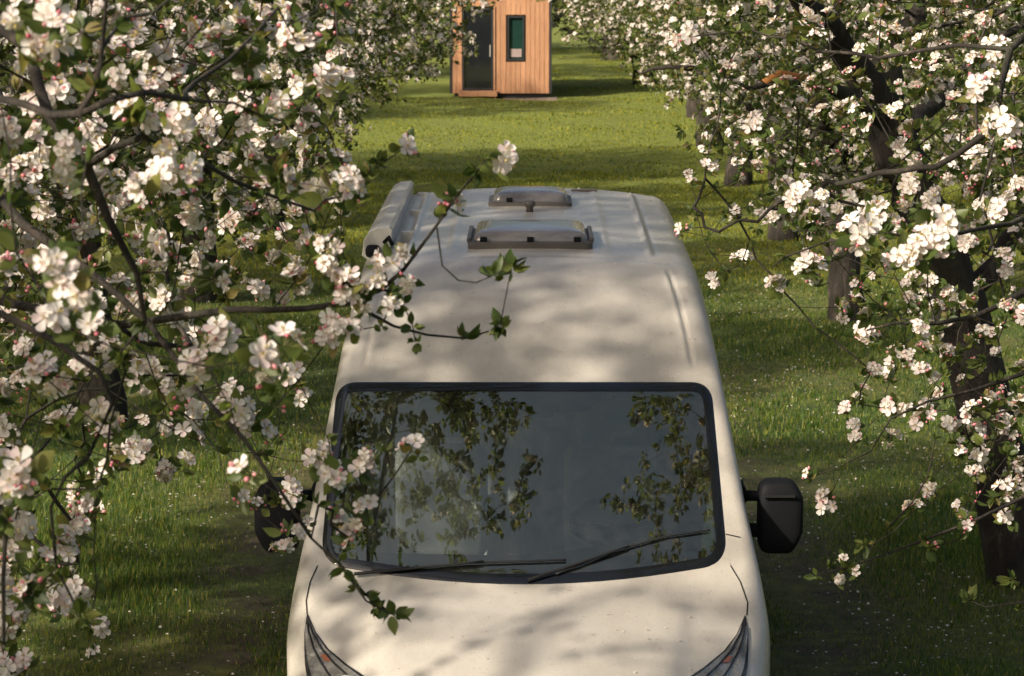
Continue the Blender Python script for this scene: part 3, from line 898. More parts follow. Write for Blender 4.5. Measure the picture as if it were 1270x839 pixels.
    for _ in range(170):
        att.append((r.uniform(.75, 2.4), r.uniform(10.5, 14.2), r.uniform(4.4, 6.0)))
    for _ in range(120):
        att.append((r.uniform(2.9, 5.0), r.uniform(7.5, 12.5), r.uniform(2.0, 4.2)))
    hero_tree('apple_tree', (3.3, 10.2, 0), 'near apple tree with thin blossom twigs reaching in from the right edge',
              'apple trees standing nearest the camera', sk, cl, att, r, nobj=92, extra_leaf=.65, fill=.95)
build_right_near()

def build_forked():
    r = np.random.default_rng(44)
    sk = Skel(r)
    Y = 17.0
    base = atZ(1262, 725, 0)
    Y = base.y
    tr = sk.smooth_poly([tuple(base - Vector((0, 0, .1))), A(1252, 650, Y), A(1238, 570, Y), A(1222, 500, Y-.1), A(1203, 430, Y-.15), A(1180, 350, Y-.2), A(1150, 270, Y-.3), A(1122, 200, Y-.35), A(1098, 140, Y-.4)],
                        [.23, .145, .125, .12, .115, .11, .11, .105, .105], step=.12, wob=.012)
    top = tr[-1]
    sk.smooth_poly([A(1075, 95, Y-.5), A(1048, 62, Y-.6), A(1020, 30, Y-.8), A(985, -20, Y-1), A(950, -90, Y-1.2)], [.10, .085, .075, .06, .04], start=top, step=.14, wob=.015)
    sk.smooth_poly([A(1100, 80, Y-.3), A(1118, 45, Y-.2), A(1140, 10, Y), A(1160, -50, Y+.2), A(1170, -140, Y+.3)], [.095, .08, .07, .055, .035], start=top, step=.14, wob=.015)
    st = sk.near(A(1110, 165, Y-.4))
    orange = sk.smooth_poly([A(1075, 135, Y-.6), A(1050, 118, Y-.75)], [.05, .045], start=st, step=.12, wob=.006)
    peel = sk.smooth_poly([A(1028, 108, Y-.85), A(1000, 102, Y-1), A(968, 99, Y-1.1), A(930, 110, Y-1.3)], [.035, .032, .026, .015], start=orange[-1], step=.12, wob=.006)
    sk.smooth_poly([A(1235, 330, Y), A(1290, 240, Y+.2), A(1360, 120, Y+.4)], [.07, .055, .035], start=sk.near(A(1190, 390, Y-.2)), step=.15, wob=.015)
    sk.smooth_poly([A(1150, 140, Y+.5), A(1220, 60, Y+.9), A(1280, 20, Y+1.2)], [.05, .035, .02], start=sk.near(A(1110, 170, Y-.4)), step=.15, wob=.015)
    att = []
    while len(att) < 620:
        x, y = r.uniform(800, 1420), r.uniform(-420, 420)
        lim = 815 + max(0, y - 120) * .55 if y < 260 else 892 + (y - 260) * 1.6
        if x < lim + r.uniform(0, 40): continue
        if y > 300 and r.uniform() < .6: continue
        # keep the fork readable: fewer twigs right in front of it
        yy = r.uniform(Y - 2.2, Y + 2.4)
        p = atY(x, y, yy)
        dpx = abs(x - (1098 + (y - 140) * .4)) if 60 < y < 480 else 99
        if dpx < 55 and yy < Y + .1: continue
        if 0 < y < 130 and yy < Y - .3 and 1000 < x < 1150: continue
        att.append(tuple(p))
    e = empty('apple_tree', tuple(base))
    tag(e, 'dark leaning apple trunk that forks in a Y, under white blossom, right of the van', 'tree', G1)
    sk.grow(att, step=.18, wob=.025)
    sk.radii(.0026, 2.3)
    wood = MB(); sk.mesh_into(wood, 0, 14)
    wood.build('trunk', [M_bark], e)
    # the peeled orange stretch of bark on the side limb
    pm = MB()
    seq = peel[:4]
    pts = [sk.P[i] for i in seq]
    pm.tube([np.array(p) + np.array([0, -.006, .010]) for p in pts], [sk.rad[i] * 1.0 for i in seq], 10, 0, True)
    pm.build('peeled_bark', [M_peel], e)
    P = np.array(sk.P)
    tw = np.array([i for i in range(len(P)) if sk.rad[i] < .009])
    mb = MB(); idx = r.choice(tw, int(len(tw) * 1.7))
    for k in range(8):
        ii = idx[k::8]
        mb.inst(LO[k] if k > 3 else HI[k], z_frames(out_dirs(sk, ii, r, .5, .6), r, r.uniform(.85, 1.15, len(ii))), P[ii] + r.normal(0, .04, (len(ii), 3)))
    o = mb.build('blossoms', CMATS, e); o['kind'] = 'stuff'
    lf = MB(); idx = r.choice(tw, int(len(tw) * 2.3))
    for k in range(6):
        ii = idx[k::6]
        lf.inst(LOLEAF[k], z_frames(out_dirs(sk, ii, r, .3, .8), r, r.uniform(.8, 1.25, len(ii))), P[ii] + r.normal(0, .07, (len(ii), 3)))
    lf.build('crown', CMATS, e)
build_forked()

# ------------------------------------------------------------------ cabin
def build_cabin():
    B = atZ(681, 121, 0)
    YC = B.y
    kx = lambda px: atY(px, 60, YC).x
    kz = lambda py: atY(640, py, YC).z
    x1, x0 = kx(681), kx(561)
    e = empty('wooden_cabin', ((x0 + x1) / 2, YC + 1.5, 0))
    tag(e, 'small orange-brown timber clad cabin with a black door at the end of the grass lane', 'cabin')
    zb, zt, dep = kz(116), 3.0, 5.5
    dx0, dx1, dz0, dz1 = kx(573), kx(612), kz(112), kz(10)
    wx0, wx1, wz0, wz1 = kx(629), kx(650.5), kz(75.5), kz(20)
    w = MB()
    def clad(xa, xb, za, zb_, fy, n_):
        ws = (xb - xa) / n_
        for i in range(n_):
            w.box((xa + i*ws + .004, fy - .022, za), (xa + (i+1)*ws - .004, fy + .03, zb_))
    pitch = .125
    def cl(xa, xb, za, zb_): clad(xa, xb, za, zb_, YC, max(1, round((xb - xa) / pitch)))
    cl(x0, dx0 - .04, zb, zt); cl(dx0 - .04, dx1 + .04, dz1 + .04, zt)
    cl(dx1 + .04, wx0 - .03, zb, zt); cl(wx1 + .03, x1, zb, zt)
    cl(wx0 - .03, wx1 + .03, zb, wz0 - .03); cl(wx0 - .03, wx1 + .03, wz1 + .03, zt)
    w.box((x0 + .01, YC + .035, zb), (dx0 - .05, YC + .12, zt)); w.box((dx1 + .05, YC + .035, zb), (wx0 - .05, YC + .12, zt))
    w.box((wx1 + .05, YC + .035, zb), (x1 - .01, YC + .12, zt))
    w.build('front_wall', [M_wood], e, smooth=False)
    s = MB(); s.box((x1 + .004, YC - .03, zb), (x1 + .07, YC + dep, zt)); s.box((x0 - .07, YC - .03, zb), (x0 - .004, YC + dep, zt))
    s.box((x0, YC + dep - .06, zb), (x1, YC + dep, zt))
    s.build('side_wall', [M_dark], e, smooth=False)  # shade on the cabin's side is put into this dark colour
    r_ = MB(); r_.box((x0 - .12, YC - .15, zt + .003), (x1 + .12, YC + dep + .1, zt + .16)); r_.build('roof', [M_dark], e, smooth=False, bevel=.02)
    p = MB(); p.box((x0 + .05, YC + .06, -.02), (x1 - .05, YC + dep - .1, zb - .004)); p.build('plinth', [M_dark], e, smooth=False)
    d = MB()
    t = .05
    d.box((dx0, YC - .04, dz0), (dx0 + t, YC + .06, dz1)); d.box((dx1 - t, YC - .04, dz0), (dx1, YC + .06, dz1))
    d.box((dx0 + t, YC - .04, dz1 - t), (dx1 - t, YC + .06, dz1)); d.box((dx0 + t, YC - .04, dz0), (dx1 - t, YC + .06, dz0 + t))
    do = d.build('door', [M_dark], e, smooth=False)
    g = MB(); g.box((dx0 + t + .002, YC, dz0 + t + .002), (dx1 - t - .002, YC + .02, dz1 - t - .002)); g.build('door_glass', [M_dglass], do, smooth=False)
    hnd = MB(); hnd.box((dx1 - .10, YC - .07, dz0 + .85), (dx1 - .07, YC - .043, dz0 + 1.15)); hnd.build('handle', [M_chrome], do, smooth=False)
    wf = MB(); t = .045
    wf.box((wx0, YC - .04, wz0), (wx0 + t, YC + .06, wz1)); wf.box((wx1 - t, YC - .04, wz0), (wx1, YC + .06, wz1))
    wf.box((wx0 + t, YC - .04, wz1 - t), (wx1 - t, YC + .06, wz1)); wf.box((wx0 + t, YC - .04, wz0), (wx1 - t, YC + .06, wz0 + t))
    wo = wf.build('window', [M_dark], e, smooth=False)
    g = MB(); g.box((wx0 + t + .002, YC + .03, wz0 + t + .002), (wx1 - t - .002, YC + .04, wz1 - t - .002)); g.build('pane', [M_wglass], wo, smooth=False)
    q = MB(); q.box((wx0 + t + .03, YC + .012, kz(71)), (wx1 - t - .03, YC + .027, kz(61))); q.build('pale_window_block', [M_pale], wo, smooth=False)  # small pale block just in front of the pane
    # trim boards round door
    tb = MB(); tb.box((dx0 - .04, YC - .05, dz0), (dx0 - .004, YC + .03, dz1 + .04)); tb.box((dx1 + .004, YC - .05, dz0), (dx1 + .04, YC + .03, dz1 + .04))
    tb.build('door_trim', [M_wood], e, smooth=False)
    st = MB(); st.box((kx(569), YC - .42, kz(119) + .0), (kx(617), YC - .03, kz(112.5)), 0)
    st.box((kx(571), YC - .38, -.03), (kx(573), YC - .05, kz(119) - .002), 0); st.box((kx(613), YC - .38, -.03), (kx(615), YC - .05, kz(119) - .002), 0)
    so = st.build('doorstep', [M_wood], e, smooth=False, bevel=.01)
    # gravel strip in front
    gr = MB()
    xs = np.linspace(dx1 + .2, x1 + .25, 24); ys = np.linspace(YC - .9, YC + .3, 8)
    X, Y = np.meshgrid(xs, ys); Z = ground_z(X, Y) + .012
    edge = (X - X.min()) * (X.max() - X) * (Y - Y.min()) * (Y.max() - Y)
    Z = np.where(edge < 1e-6, Z - .03, Z)
    gr.grid(np.stack([X, Y, Z], -1)); o = gr.build('gravel_path', [M_gravel]); tag(o, kind='structure')
    return YC
YC = build_cabin()

# ------------------------------------------------------------------ camper van
def interp(xs, ys): return lambda v: np.interp(v, xs, ys)
def smooth_interp(xs, ys):
    # monotone-ish cubic through numpy: dense resample then box blur
    X = np.linspace(xs[0], xs[-1], 1200); Yv = np.interp(X, xs, ys)
    k = 31; pad = np.concatenate([np.linspace(2*Yv[0]-Yv[k//2], Yv[0], k//2+1)[:-1], Yv, np.linspace(Yv[-1], 2*Yv[-1]-Yv[-k//2], k//2+1)[1:]])
    Z = np.convolve(pad, np.ones(k)/k, 'valid')[:1200]
    return lambda v: np.interp(v, X, Z)
VY0, VY1 = 10.05, 16.2
ztop = smooth_interp([10.05, 10.07, 10.12, 10.2, 10.33, 10.5, 10.75, 11.0, 11.20, 11.28, 12.10, 12.2, 12.4, 12.65, 12.9, 13.1, 13.4, 15.0, 16.05, 16.15, 16.2],
                     [.62, .74, .86, .94, 1.01, 1.07, 1.135, 1.185, 1.225, 1.29, 1.985, 2.06, 2.205, 2.335, 2.425, 2.475, 2.50, 2.535, 2.545, 2.53, 2.47])
side_x = smooth_interp([.2, .35, .6, 1.0, 1.2, 1.5, 2.0, 2.4, 2.6], [1.0, 1.04, 1.08, 1.085, 1.055, 1.0, .925, .868, .84])
plan = smooth_interp([10.05, 10.1, 10.25, 10.6, 11.2, 15.9, 16.1, 16.2], [.80, .88, .945, .975, 1.0, 1.0, .985, .95])
bow = smooth_interp([10.0, 10.6, 11.1, 12.15, 13.0, 16.2], [.30, .26, .055, .03, .0, .0])
crown_f = smooth_interp([10.0, 10.6, 11.2, 12.15, 13.0, 16.2], [.10, .10, .022, .018, .05, .05])
rc_f = smooth_interp([10.0, 10.6, 11.15, 11.4, 12.15, 12.6, 16.2], [.16, .18, .14, .07, .08, .13, .11])
NT, NC, NS = 64, 12, 22
def section(y):
    zt = float(ztop(y)); cr = float(crown_f(y)); rc = min(float(rc_f(y)), (zt - .3) * .4); pl = float(plan(y)); bw = float(bow(y))
    zc = zt - cr - rc
    xs_ = float(side_x(zc)) * pl
    wt = xs_ - rc
    pts = []
    for i in range(NT):
        x = wt * i / (NT - 1)
        z = zt - cr * (x / wt) ** 2.4
        # pressed ribs and grooves in the roof
        if y > 13.25 and y < 15.95:
            f = min(1, (y - 13.25) / .1, (15.95 - y) / .1)
            z += f * (.022 * math.exp(-((x - .625) / .014) ** 2) + .009 * math.exp(-((x - .40) / .02) ** 2) - .004 * math.exp(-((x - .655) / .01) ** 2))
        if 12.2 < y < 13.05:
            gx = .795 - (y - 12.15) * .10
            f = min(1, (y - 12.2) / .05, (13.05 - y) / .1)
            z += f * (-.014 * math.exp(-((x - min(gx, wt * .985)) / .010) ** 2) + .005 * math.exp(-((x - gx + .02) / .012) ** 2))
        if 13.08 < y < 13.22:
            z -= .006 * math.exp(-((y - 13.15) / .03) ** 2) * (1 if x < .74 else 0)
        # bonnet swage lines
        if 10.3 < y < 11.15:
            f = min(1, (y - 10.3) / .15, (11.15 - y) / .1)
            gx = .62 + (y - 10.3) * .12
            z -= f * .022 * (1 / (1 + math.exp(-(x - gx) / .022)))
        pts.append((x, z))
    zl = pts[-1][1]
    for i in range(1, NC + 1):
        a = math.pi / 2 * i / NC
        pts.append((wt + rc * math.sin(a), zl - rc * (1 - math.cos(a))))
    z0 = zl - rc
    zb = .30 if y < 10.5 or y > 15.9 else .34
    for i in range(1, NS + 1):
        z = z0 + (zb - z0) * i / NS
        pts.append((float(side_x(z)) * pl if i else wt + rc, z))
    # blend to meet corner
    out = []
    for (x, z) in pts:
        out.append((x, y + bw * (x / .95) ** 2, z))
    return out
def body_grid():
    ys = np.concatenate([np.linspace(10.05, 10.4, 22), np.linspace(10.42, 16.0, 235), np.linspace(16.02, 16.2, 10)])
    rows = []
    for y in ys:
        h = section(y)
        left = [(-x, yy, z) for (x, yy, z) in h[:0:-1]]
        rows.append(left + h)
    G = np.array(rows)
    return G
BG = body_grid()
a_, b_ = BG.shape[:2]
Vb = BG.reshape(-1, 3)
Fb = [(i*b_+j, (i+1)*b_+j, (i+1)*b_+j+1, i*b_+j+1) for i in range(a_-1) for j in range(b_-1)]
BVH = BVHTree.FromPolygons([tuple(v) for v in Vb], Fb)
def cast_px(px, py, off=.004):
    d = ray(px, py).normalized()
    loc, nr, idx, dist = BVH.ray_cast(CAMO, d)
    if loc is None: return None
    if nr.dot(d) > 0: nr = -nr
    return loc + nr * off
def cast_side(Y, z, sgn, off=.004):
    d = Vector((-sgn, 0, 0))
    loc, nr, idx, dist = BVH.ray_cast(Vector((3 * sgn, Y, z)), d)
    if loc is None: return None
    if nr.dot(d) > 0: nr = -nr
    return loc + nr * off
def cast_down(x, y, off=.004):
    loc, nr, idx, dist = BVH.ray_cast(Vector((x, y, 5)), Vector((0, 0, -1)))
    if loc is None: return None
    if nr.z < 0: nr = -nr
    return loc + nr * off

def rounded_poly(corners, radii, n_=10, dens=14):
    """outline of a polygon with rounded corners, resampled"""
    m = len(corners); pts = []
    for i in range(m):
        p0, p1, p2 = (np.array(corners[(i - 1) % m], float), np.array(corners[i], float), np.array(corners[(i + 1) % m], float))
        r_ = radii[i]
        a = p1 + (p0 - p1) / np.linalg.norm(p0 - p1) * r_; b = p1 + (p2 - p1) / np.linalg.norm(p2 - p1) * r_
        for k in range(n_ + 1):
            t = k / n_
            pts.append((1-t)**2 * a + 2*t*(1-t) * p1 + t*t * b)
        nx = np.array(corners[(i + 1) % m], float)
        nn = p2 + (p1 - p2) / np.linalg.norm(p1 - p2) * radii[(i + 1) % m]
        for k in range(1, dens):
            t = k / dens
            pts.append((1 - t) * b + t * nn)
    return np.array(pts)
def inset(poly, d, cx, cy):
    out = []
    m = len(poly)
    for i in range(m):
        t = poly[(i + 1) % m] - poly[i - 1]; nrm = np.array([-t[1], t[0]]); nrm /= np.linalg.norm(nrm) + 1e-9
        if nrm @ (np.array([cx, cy]) - poly[i]) < 0: nrm = -nrm
        out.append(poly[i] + nrm * d)
    return np.array(out)
def inside(poly, P):
    x, y = P[:, 0], P[:, 1]; r_ = np.zeros(len(P), bool); m = len(poly)
    for i in range(m):
        x1, y1 = poly[i - 1]; x2, y2 = poly[i]
        c = ((y1 > y) != (y2 > y)) & (x < (x2 - x1) * (y - y1) / (y2 - y1 + 1e-12) + x1)
        r_ ^= c
    return r_

# windscreen outline in photo pixels, laid onto the body's surface
WS = rounded_poly([(418, 474), (882, 474), (903, 700), (650, 740), (397, 700)], [26, 26, 34, 190, 34], 12, 12)
WSI = inset(WS, 12, 650, 590)
WSM = inset(WS, 6, 650, 590)
SW = rounded_poly([(11.82, 1.34), (12.38, 1.86), (13.12, 1.86), (13.12, 1.27), (11.86, 1.25)], [.05, .10, .06, .06, .04], 6, 8)
SWI = inset(SW, .035, 12.4, 1.55); SWM = inset(SW, .018, 12.4, 1.55)
cent = BG[:-1, :-1] * .25 + BG[1:, :-1] * .25 + BG[:-1, 1:] * .25 + BG[1:, 1:] * .25
cent = cent.reshape(-1, 3)
pp = project(cent)
hole = inside(WSM, pp) & (cent[:, 1] < 12.6) & (np.abs(cent[:, 0]) < .99) & (cent[:, 2] > 1.15)
hole |= inside(SWM, cent[:, 1:3]) & (np.abs(cent[:, 0]) > .8)

van = empty('camper_van', (0, 13.1, 0))
tag(van, 'cream high roof camper van facing the camera on the grass between the blossoming trees', 'van')
def build_body():
    mb = MB()
    F = [f for f, h in zip(Fb, hole) if not h]
    # wheel arches cut
    ok = []
    for f in F:
        c = Vb[list(f)].mean(0)
        cut = False
        for wy in (11.15, 15.0):
            if (c[1] - wy) ** 2 + (c[2] - .36) ** 2 < .43 ** 2 and abs(c[0]) > .85 and c[2] < .85: cut = True
        if not cut: ok.append(f)
    mb.add(Vb, ok)
    # rear wall and front lower face
    back = BG[-1]; m = len(back)
    cx = np.array([[0, 16.24, 1.3]])
    Fr = [(j + 1, j, m) for j in range(m - 1)] + [(0, m - 1, m)]
    mb.add(np.concatenate([back, cx]), Fr)
    fr = BG[0]
    mb.add(np.concatenate([fr, [[0, 10.0, .5]]]), [(j, j + 1, m) for j in range(m - 1)])
    o = mb.build('body', [M_paint], van)
    return o
body = build_body()

def ring_mesh(outer, inner, cast, off0, off1):
    G = []
    for t, off in ((0, off0 * .2), (0.15, off1), (1, off1)):
        row = []
        for a, b in zip(outer, inner):
            q = a * (1 - t) + b * t
            p = cast(q[0], q[1], off)
            row.append(p)
        G.append(row)
    for row in G:
        last = next(p for p in row if p is not None)
        for i, p in enumerate(row):
            if p is None: row[i] = last
            last = row[i]
    return np.array([[tuple(p) for p in row] for row in G])
def disc_mesh(outline, cx, cy, cast, off, rings=26):
    G = []
    for k in range(rings + 1):
        t = max(k / rings, .004)
        row = []
        for a in outline:
            row.append(cast(cx + (a[0] - cx) * t, cy + (a[1] - cy) * t, off))
        last = next(p for p in row if p is not None)
        for i, p in enumerate(row):
            if p is None: row[i] = last
            last = row[i]
        G.append([tuple(p) for p in row])
    return np.array(G)
wsob = MB(); wsob.grid(disc_mesh(inset(WS, 2, 650, 590), 650, 600, cast_px, .003), closed=True)
ws = wsob.build('windscreen', [M_glass], van)
fb = MB(); fb.grid(ring_mesh(WS, WSI, cast_px, .0, .0055), closed=True)
fb.build('glass_border', [M_frit], ws)
for sgn in (-1, 1):
    cs = lambda Y, z, off: cast_side(Y, z, sgn, off)
    g = MB(); g.grid(disc_mesh(inset(SW, .006, 12.4, 1.55), 12.4, 1.55, cs, .003, 10), closed=True)
    so = g.build('side_window', [M_sglass], van)
    f = MB(); f.grid(ring_mesh(SW, SWI, cs, .0, .006), closed=True); f.build('window_seal', [M_rubber], so)

def surf_strip(pts, cast, w, mb, off=.0025, up=None):
    P = [cast(p[0], p[1], off) for p in pts]
    P = [np.array(p) for p in P if p is not None]
    rows = []
    for i in range(len(P)):
        t = P[min(i+1, len(P)-1)] - P[max(i-1, 0)]; t /= np.linalg.norm(t) + 1e-9
        q = cast_n(P[i])
        s_ = np.cross(t, q); s_ /= np.linalg.norm(s_) + 1e-9
        rows.append([P[i] - s_ * w / 2, P[i] + s_ * w / 2])
    mb.grid(np.array(rows))
def cast_n(p):
    loc, nr, idx, d = BVH.find_nearest(Vector(p))
    return np.array(nr)
def dens(pts, n_=14):
    out = []
    for i in range(len(pts) - 1):
        for k in range(n_):
            t = k / n_; out.append((pts[i][0] * (1-t) + pts[i+1][0] * t, pts[i][1] * (1-t) + pts[i+1][1] * t))
    out.append(pts[-1]); return out
# bonnet shut lines, door gaps, roof gutter
seam = MB()
surf_strip(dens([(906, 702), (918, 722), (927, 748), (926, 764)], 10), cast_px, .006, seam)
surf_strip(dens([(394, 702), (385, 722), (380, 745), (381, 762)], 10), cast_px, .006, seam)
surf_strip(dens([(900, 663), (918, 667)], 6), cast_px, .006, seam)
seam.build('bonnet_gap', [M_seam], van)
for sgn in (-1, 1):
    cs = lambda Y, z, off: cast_side(Y, z, sgn, off)
    dm = MB()
    door = [(11.70, 1.22), (11.68, .8), (11.80, .45), (13.0, .45), (13.2, .7), (13.2, 1.96), (12.46, 1.96), (11.72, 1.30), (11.70, 1.22)]
    surf_strip(dens(door, 12), cs, .008, dm)
    do = dm.build('front_door', [M_seam], van)
    hm = MB()
    p = cast_side(12.9, 1.12, sgn, .0)
    hm.box((p.x - .0 if sgn > 0 else p.x - .03, 12.80, 1.10), (p.x + .03 if sgn > 0 else p.x, 12.98, 1.135))
    hm.build('handle', [M_black], do, smooth=False, bevel=.006)
    sm = MB(); surf_strip(dens([(11.6, .52), (13.6, .52), (14.5, .52)], 12), cs, .12, sm, .012)
    sm.build('side_moulding', [M_black], van)
    gm = MB(); surf_strip(dens([(12.75, 2.1), (13.2, 2.16), (16.0, 2.16)], 14), cs, .022, gm, .004)
    gm.build('roof_gutter', [M_rubber], van)

def torus(mb, c, R_, r_, nrm, n1=40, n2=8):
    F = frame([nrm])[0]; U, Nn, W = F[:, 0], F[:, 1], F[:, 2]
    pts = [np.array(c) + R_ * (math.cos(a) * U + math.sin(a) * W) for a in np.linspace(0, 2*math.pi, n1 + 1)]
    mb.tube(pts, r_, n2, 0, False)
# headlights, laid on the wing corners
for sgn in (-1, 1):
    inner = [(382, 762), (392, 785), (408, 806), (432, 826), (462, 846), (492, 866), (500, 880)]
    outer = [(381, 763), (378, 785), (378, 806), (379, 826), (382, 846), (394, 870), (420, 882)]
    inner = dens(inner, 5); outer = dens(outer, 5)
    if sgn > 0:
        inner = [(1305.5 - x, y + 2) for x, y in inner]; outer = [(1305.5 - x, y + 2) for x, y in outer]
    def hl(off, sh):
        rows = []
        for a, b in zip(inner, outer):
            row = []
            for k in range(9):
                t = sh + (1 - 2 * sh) * k / 8
                c = cast_px(a[0] * (1-t) + b[0] * t, a[1] * (1-t) + b[1] * t, off)
                row.append(c)
            rows.append(row)
        good = []
        for row in rows:
            if all(c is not None for c in row): good.append([tuple(c) for c in row])
        return np.array(good)
    hb = MB(); hb.grid(hl(.004, 0)); ho = hb.build('headlight', [M_rubber], van)
    ch = MB()
    G = hl(.008, .09)[3:]
    ch.grid(G)
    ch.build('reflector', [M_reflect], ho)
    for k in (2, 5):
        r1 = MB(); r1.tube([G[i][k] + np.array([0, -.003, .002]) for i in range(len(G))], .0045, 5); r1.build('divider', [M_rubber], ho)
    bq = G[min(len(G) - 1, 19)][4]
    bw_ = MB(); torus(bw_, bq + np.array([0, -.012, .006]), .048, .006, np.array([0, -.8, .6])); bw_.build('lamp_ring', [M_chrome], ho)
    am = MB()
    q = G[len(G)//3][2:5]; q2 = G[len(G)//3 + 2][2:5]
    am.grid(np.array([[p + np.array([0, -.003, .003]) for p in q], [p + np.array([0, -.003, .003]) for p in q2]])); am.build('indicator', [M_amber], ho)
    ln = MB(); ln.grid(hl(.017, .02)); ln.build('lens', [M_lens], ho)

# front bumper, grille (below the picture, still there)
bm = MB()
fx = np.linspace(-.93, .93, 40)
rows = []
for z, d in ((.28, .02), (.32, -.05), (.45, -.07), (.56, -.06), (.60, .0)):
    rows.append([(x, 10.05 + .30 * (x / .95) ** 2 + d + (.10 if abs(x) > .9 else 0), z) for x in fx])
bm.grid(np.array(rows), flip=False); bm.build('bumper', [M_black], van)
gm = MB()
for z in (.66, .72, .78):
    rows = [[(x, 10.03 + .30 * (x / .95) ** 2 + d, zz) for x in np.linspace(-.5, .5, 24)] for zz, d in ((z - .02, .03), (z - .018, -.02), (z + .018, -.02), (z + .02, .03))]
    gm.grid(np.array(rows))
gm.build('grille', [M_black], van)
# wheels
for wy in (11.15, 15.0):
    for sgn in (-1, 1):
        t = MB(); prof = [(.20, -.11), (.31, -.115), (.345, -.09), (.352, 0), (.345, .09), (.31, .115), (.20, .11)]
        G = [[(sgn * .90 + w, wy + r_ * math.cos(a), .352 + r_ * math.sin(a)) for a in np.linspace(0, 2*np.pi, 40, endpoint=False)] for r_, w in prof]
        t.grid(np.array(G), closed=True); w_ = empty('wheel', (0, wy - 13.1, .352), van)
        t.build('tyre', [M_rubber], w_)
        rm = MB(); prof = [(.205, .09), (.19, .06), (.12, .05), (.05, .08), (.002, .085)]
        G = [[(sgn * (.90 + w), wy + r_ * math.cos(a), .352 + r_ * math.sin(a)) for a in np.linspace(0, 2*np.pi, 40, endpoint=False)] for r_, w in prof]
        rm.grid(np.array(G), closed=True); rm.build('rim', [M_rim], w_)
fp = MB(); fp.box((-.95, 10.5, .33), (.95, 16.1, .38)); fp.build('floor_pan', [M_dark], van, smooth=False)
for i, wy in enumerate((11.15, 15.0)):
    for sgn in (-1, 1):
        wl = MB()
        G = [[(sgn * x, wy + .44 * math.cos(a), .36 + .44 * math.sin(a)) for a in np.linspace(0, math.pi, 18)] for x in (.66, 1.005)]
        wl.grid(np.array(G)); wl.build('wheel_arch', [M_black], van)

# interior
ds = MB()
rows = []
for y, z in ((11.55, .9), (11.57, 1.14), (11.66, 1.20), (11.9, 1.20), (12.02, 1.12), (12.04, .7)):
    rows.append([(x, y + .10 * (x / .95) ** 2, z + .05 * math.exp(-((x - .42) / .25) ** 2) * (1 if y > 11.8 else .3)) for x in np.linspace(-.90, .90, 30)])
ds.grid(np.array(rows)); ds.build('dashboard', [M_dash], van)
sw = MB(); nrm = np.array([0, .75, .66]); c = np.array([.40, 12.16, 1.30])
torus(sw, c, .19, .016, nrm)
sw.tube([c + [-.19, 0, 0], c + [0, -.03, -.03], c + [.19, 0, 0]], .014, 6); sw.tube([c + [0, -.03, -.03], c - nrm * .2], .035, 8)
sw.tube([c, c + np.array([0, .12, -.14])], .012, 6)
sw.build('steering_wheel', [M_rubber], van)
def rbox(mb, lo, hi, rad=.05, n_=5):
    """rounded cushion"""
    lo = np.array(lo, float); hi = np.array(hi, float); c = (lo + hi) / 2; h = (hi - lo) / 2
    th = np.linspace(-math.pi/2, math.pi/2, 2*n_ + 2); ph = np.linspace(0, 2*math.pi, 4*n_, endpoint=False)
    G = []
    for t in th:
        row = []
        for p in ph:
            d = np.array([math.cos(t) * math.cos(p), math.cos(t) * math.sin(p), math.sin(t)])
            row.append(c + np.sign(d) * (h - rad) * (np.abs(d) > 1e-6) * 1.0 + d * rad)
        G.append(row)
    G = np.array(G); mb.grid(G, closed=True)
for sx in (-.45, .42):
    s_ = MB(); rbox(s_, (sx - .25, 12.55, .75), (sx + .25, 13.05, .92), .06); so = s_.build('seat', [M_seat], van)
    b2 = MB(); rbox(b2, (sx - .24, 13.0, .9), (sx + .24, 13.16, 1.50), .07); b2.build('backrest', [M_seat], so)
    h2 = MB(); rbox(h2, (sx - .13, 13.03, 1.54), (sx + .13, 13.13, 1.74), .045); h2.build('headrest', [M_seat], so)
cu = MB()
rows = []
for z in (.5, 1.3, 2.1):
    rows.append([(x, 13.5 + .035 * math.sin(x * 38), z) for x in np.linspace(-.86, .86, 120)])
cu.grid(np.array(rows)); cu.build('cab_curtain', [M_curtain], van)
hd = MB(); hd.box((-.86, 12.35, 2.02), (.86, 13.5, 2.04)); hd.build('headlining', [M_curtain], van, smooth=False)
# dark sensor and mirror panel at the top middle of the glass
sp = MB()
rows = []
for py, hw_ in ((477, 112), (484, 108), (497, 98), (507, 88), (511, 80)):
    rows.append([tuple(cast_px(645 + hw_ * u, py, -.006)) for u in np.linspace(-1, 1, 12)])
sp.grid(np.array(rows)); sp.build('sensor_panel', [M_frit], ws)
rmr = MB(); rmr.box((-.12, 12.22, 1.80), (.12, 12.25, 1.88)); rmr.build('rear_view_mirror', [M_black], van, smooth=False, bevel=.01)

# wipers
def wiper(a, b, c):
    e = MB()
    P = [cast_px(x, y, .022) for x, y in dens([a, b], 8)]
    e.tube(P, np.linspace(.008, .005, len(P)), 6); o = e.build('wiper', [M_rubber], van)
    bl = MB(); P = [cast_px(x, y, .014) for x, y in dens(c, 14)]
    bl.tube(P, .005, 5); bl.build('wiper_blade', [M_rubber], o)
wiper((440, 716), (600, 700), [(468, 711), (580, 701), (702, 697)])
wiper((655, 724), (780, 681), [(690, 715), (760, 686), (830, 667), (880, 660)])

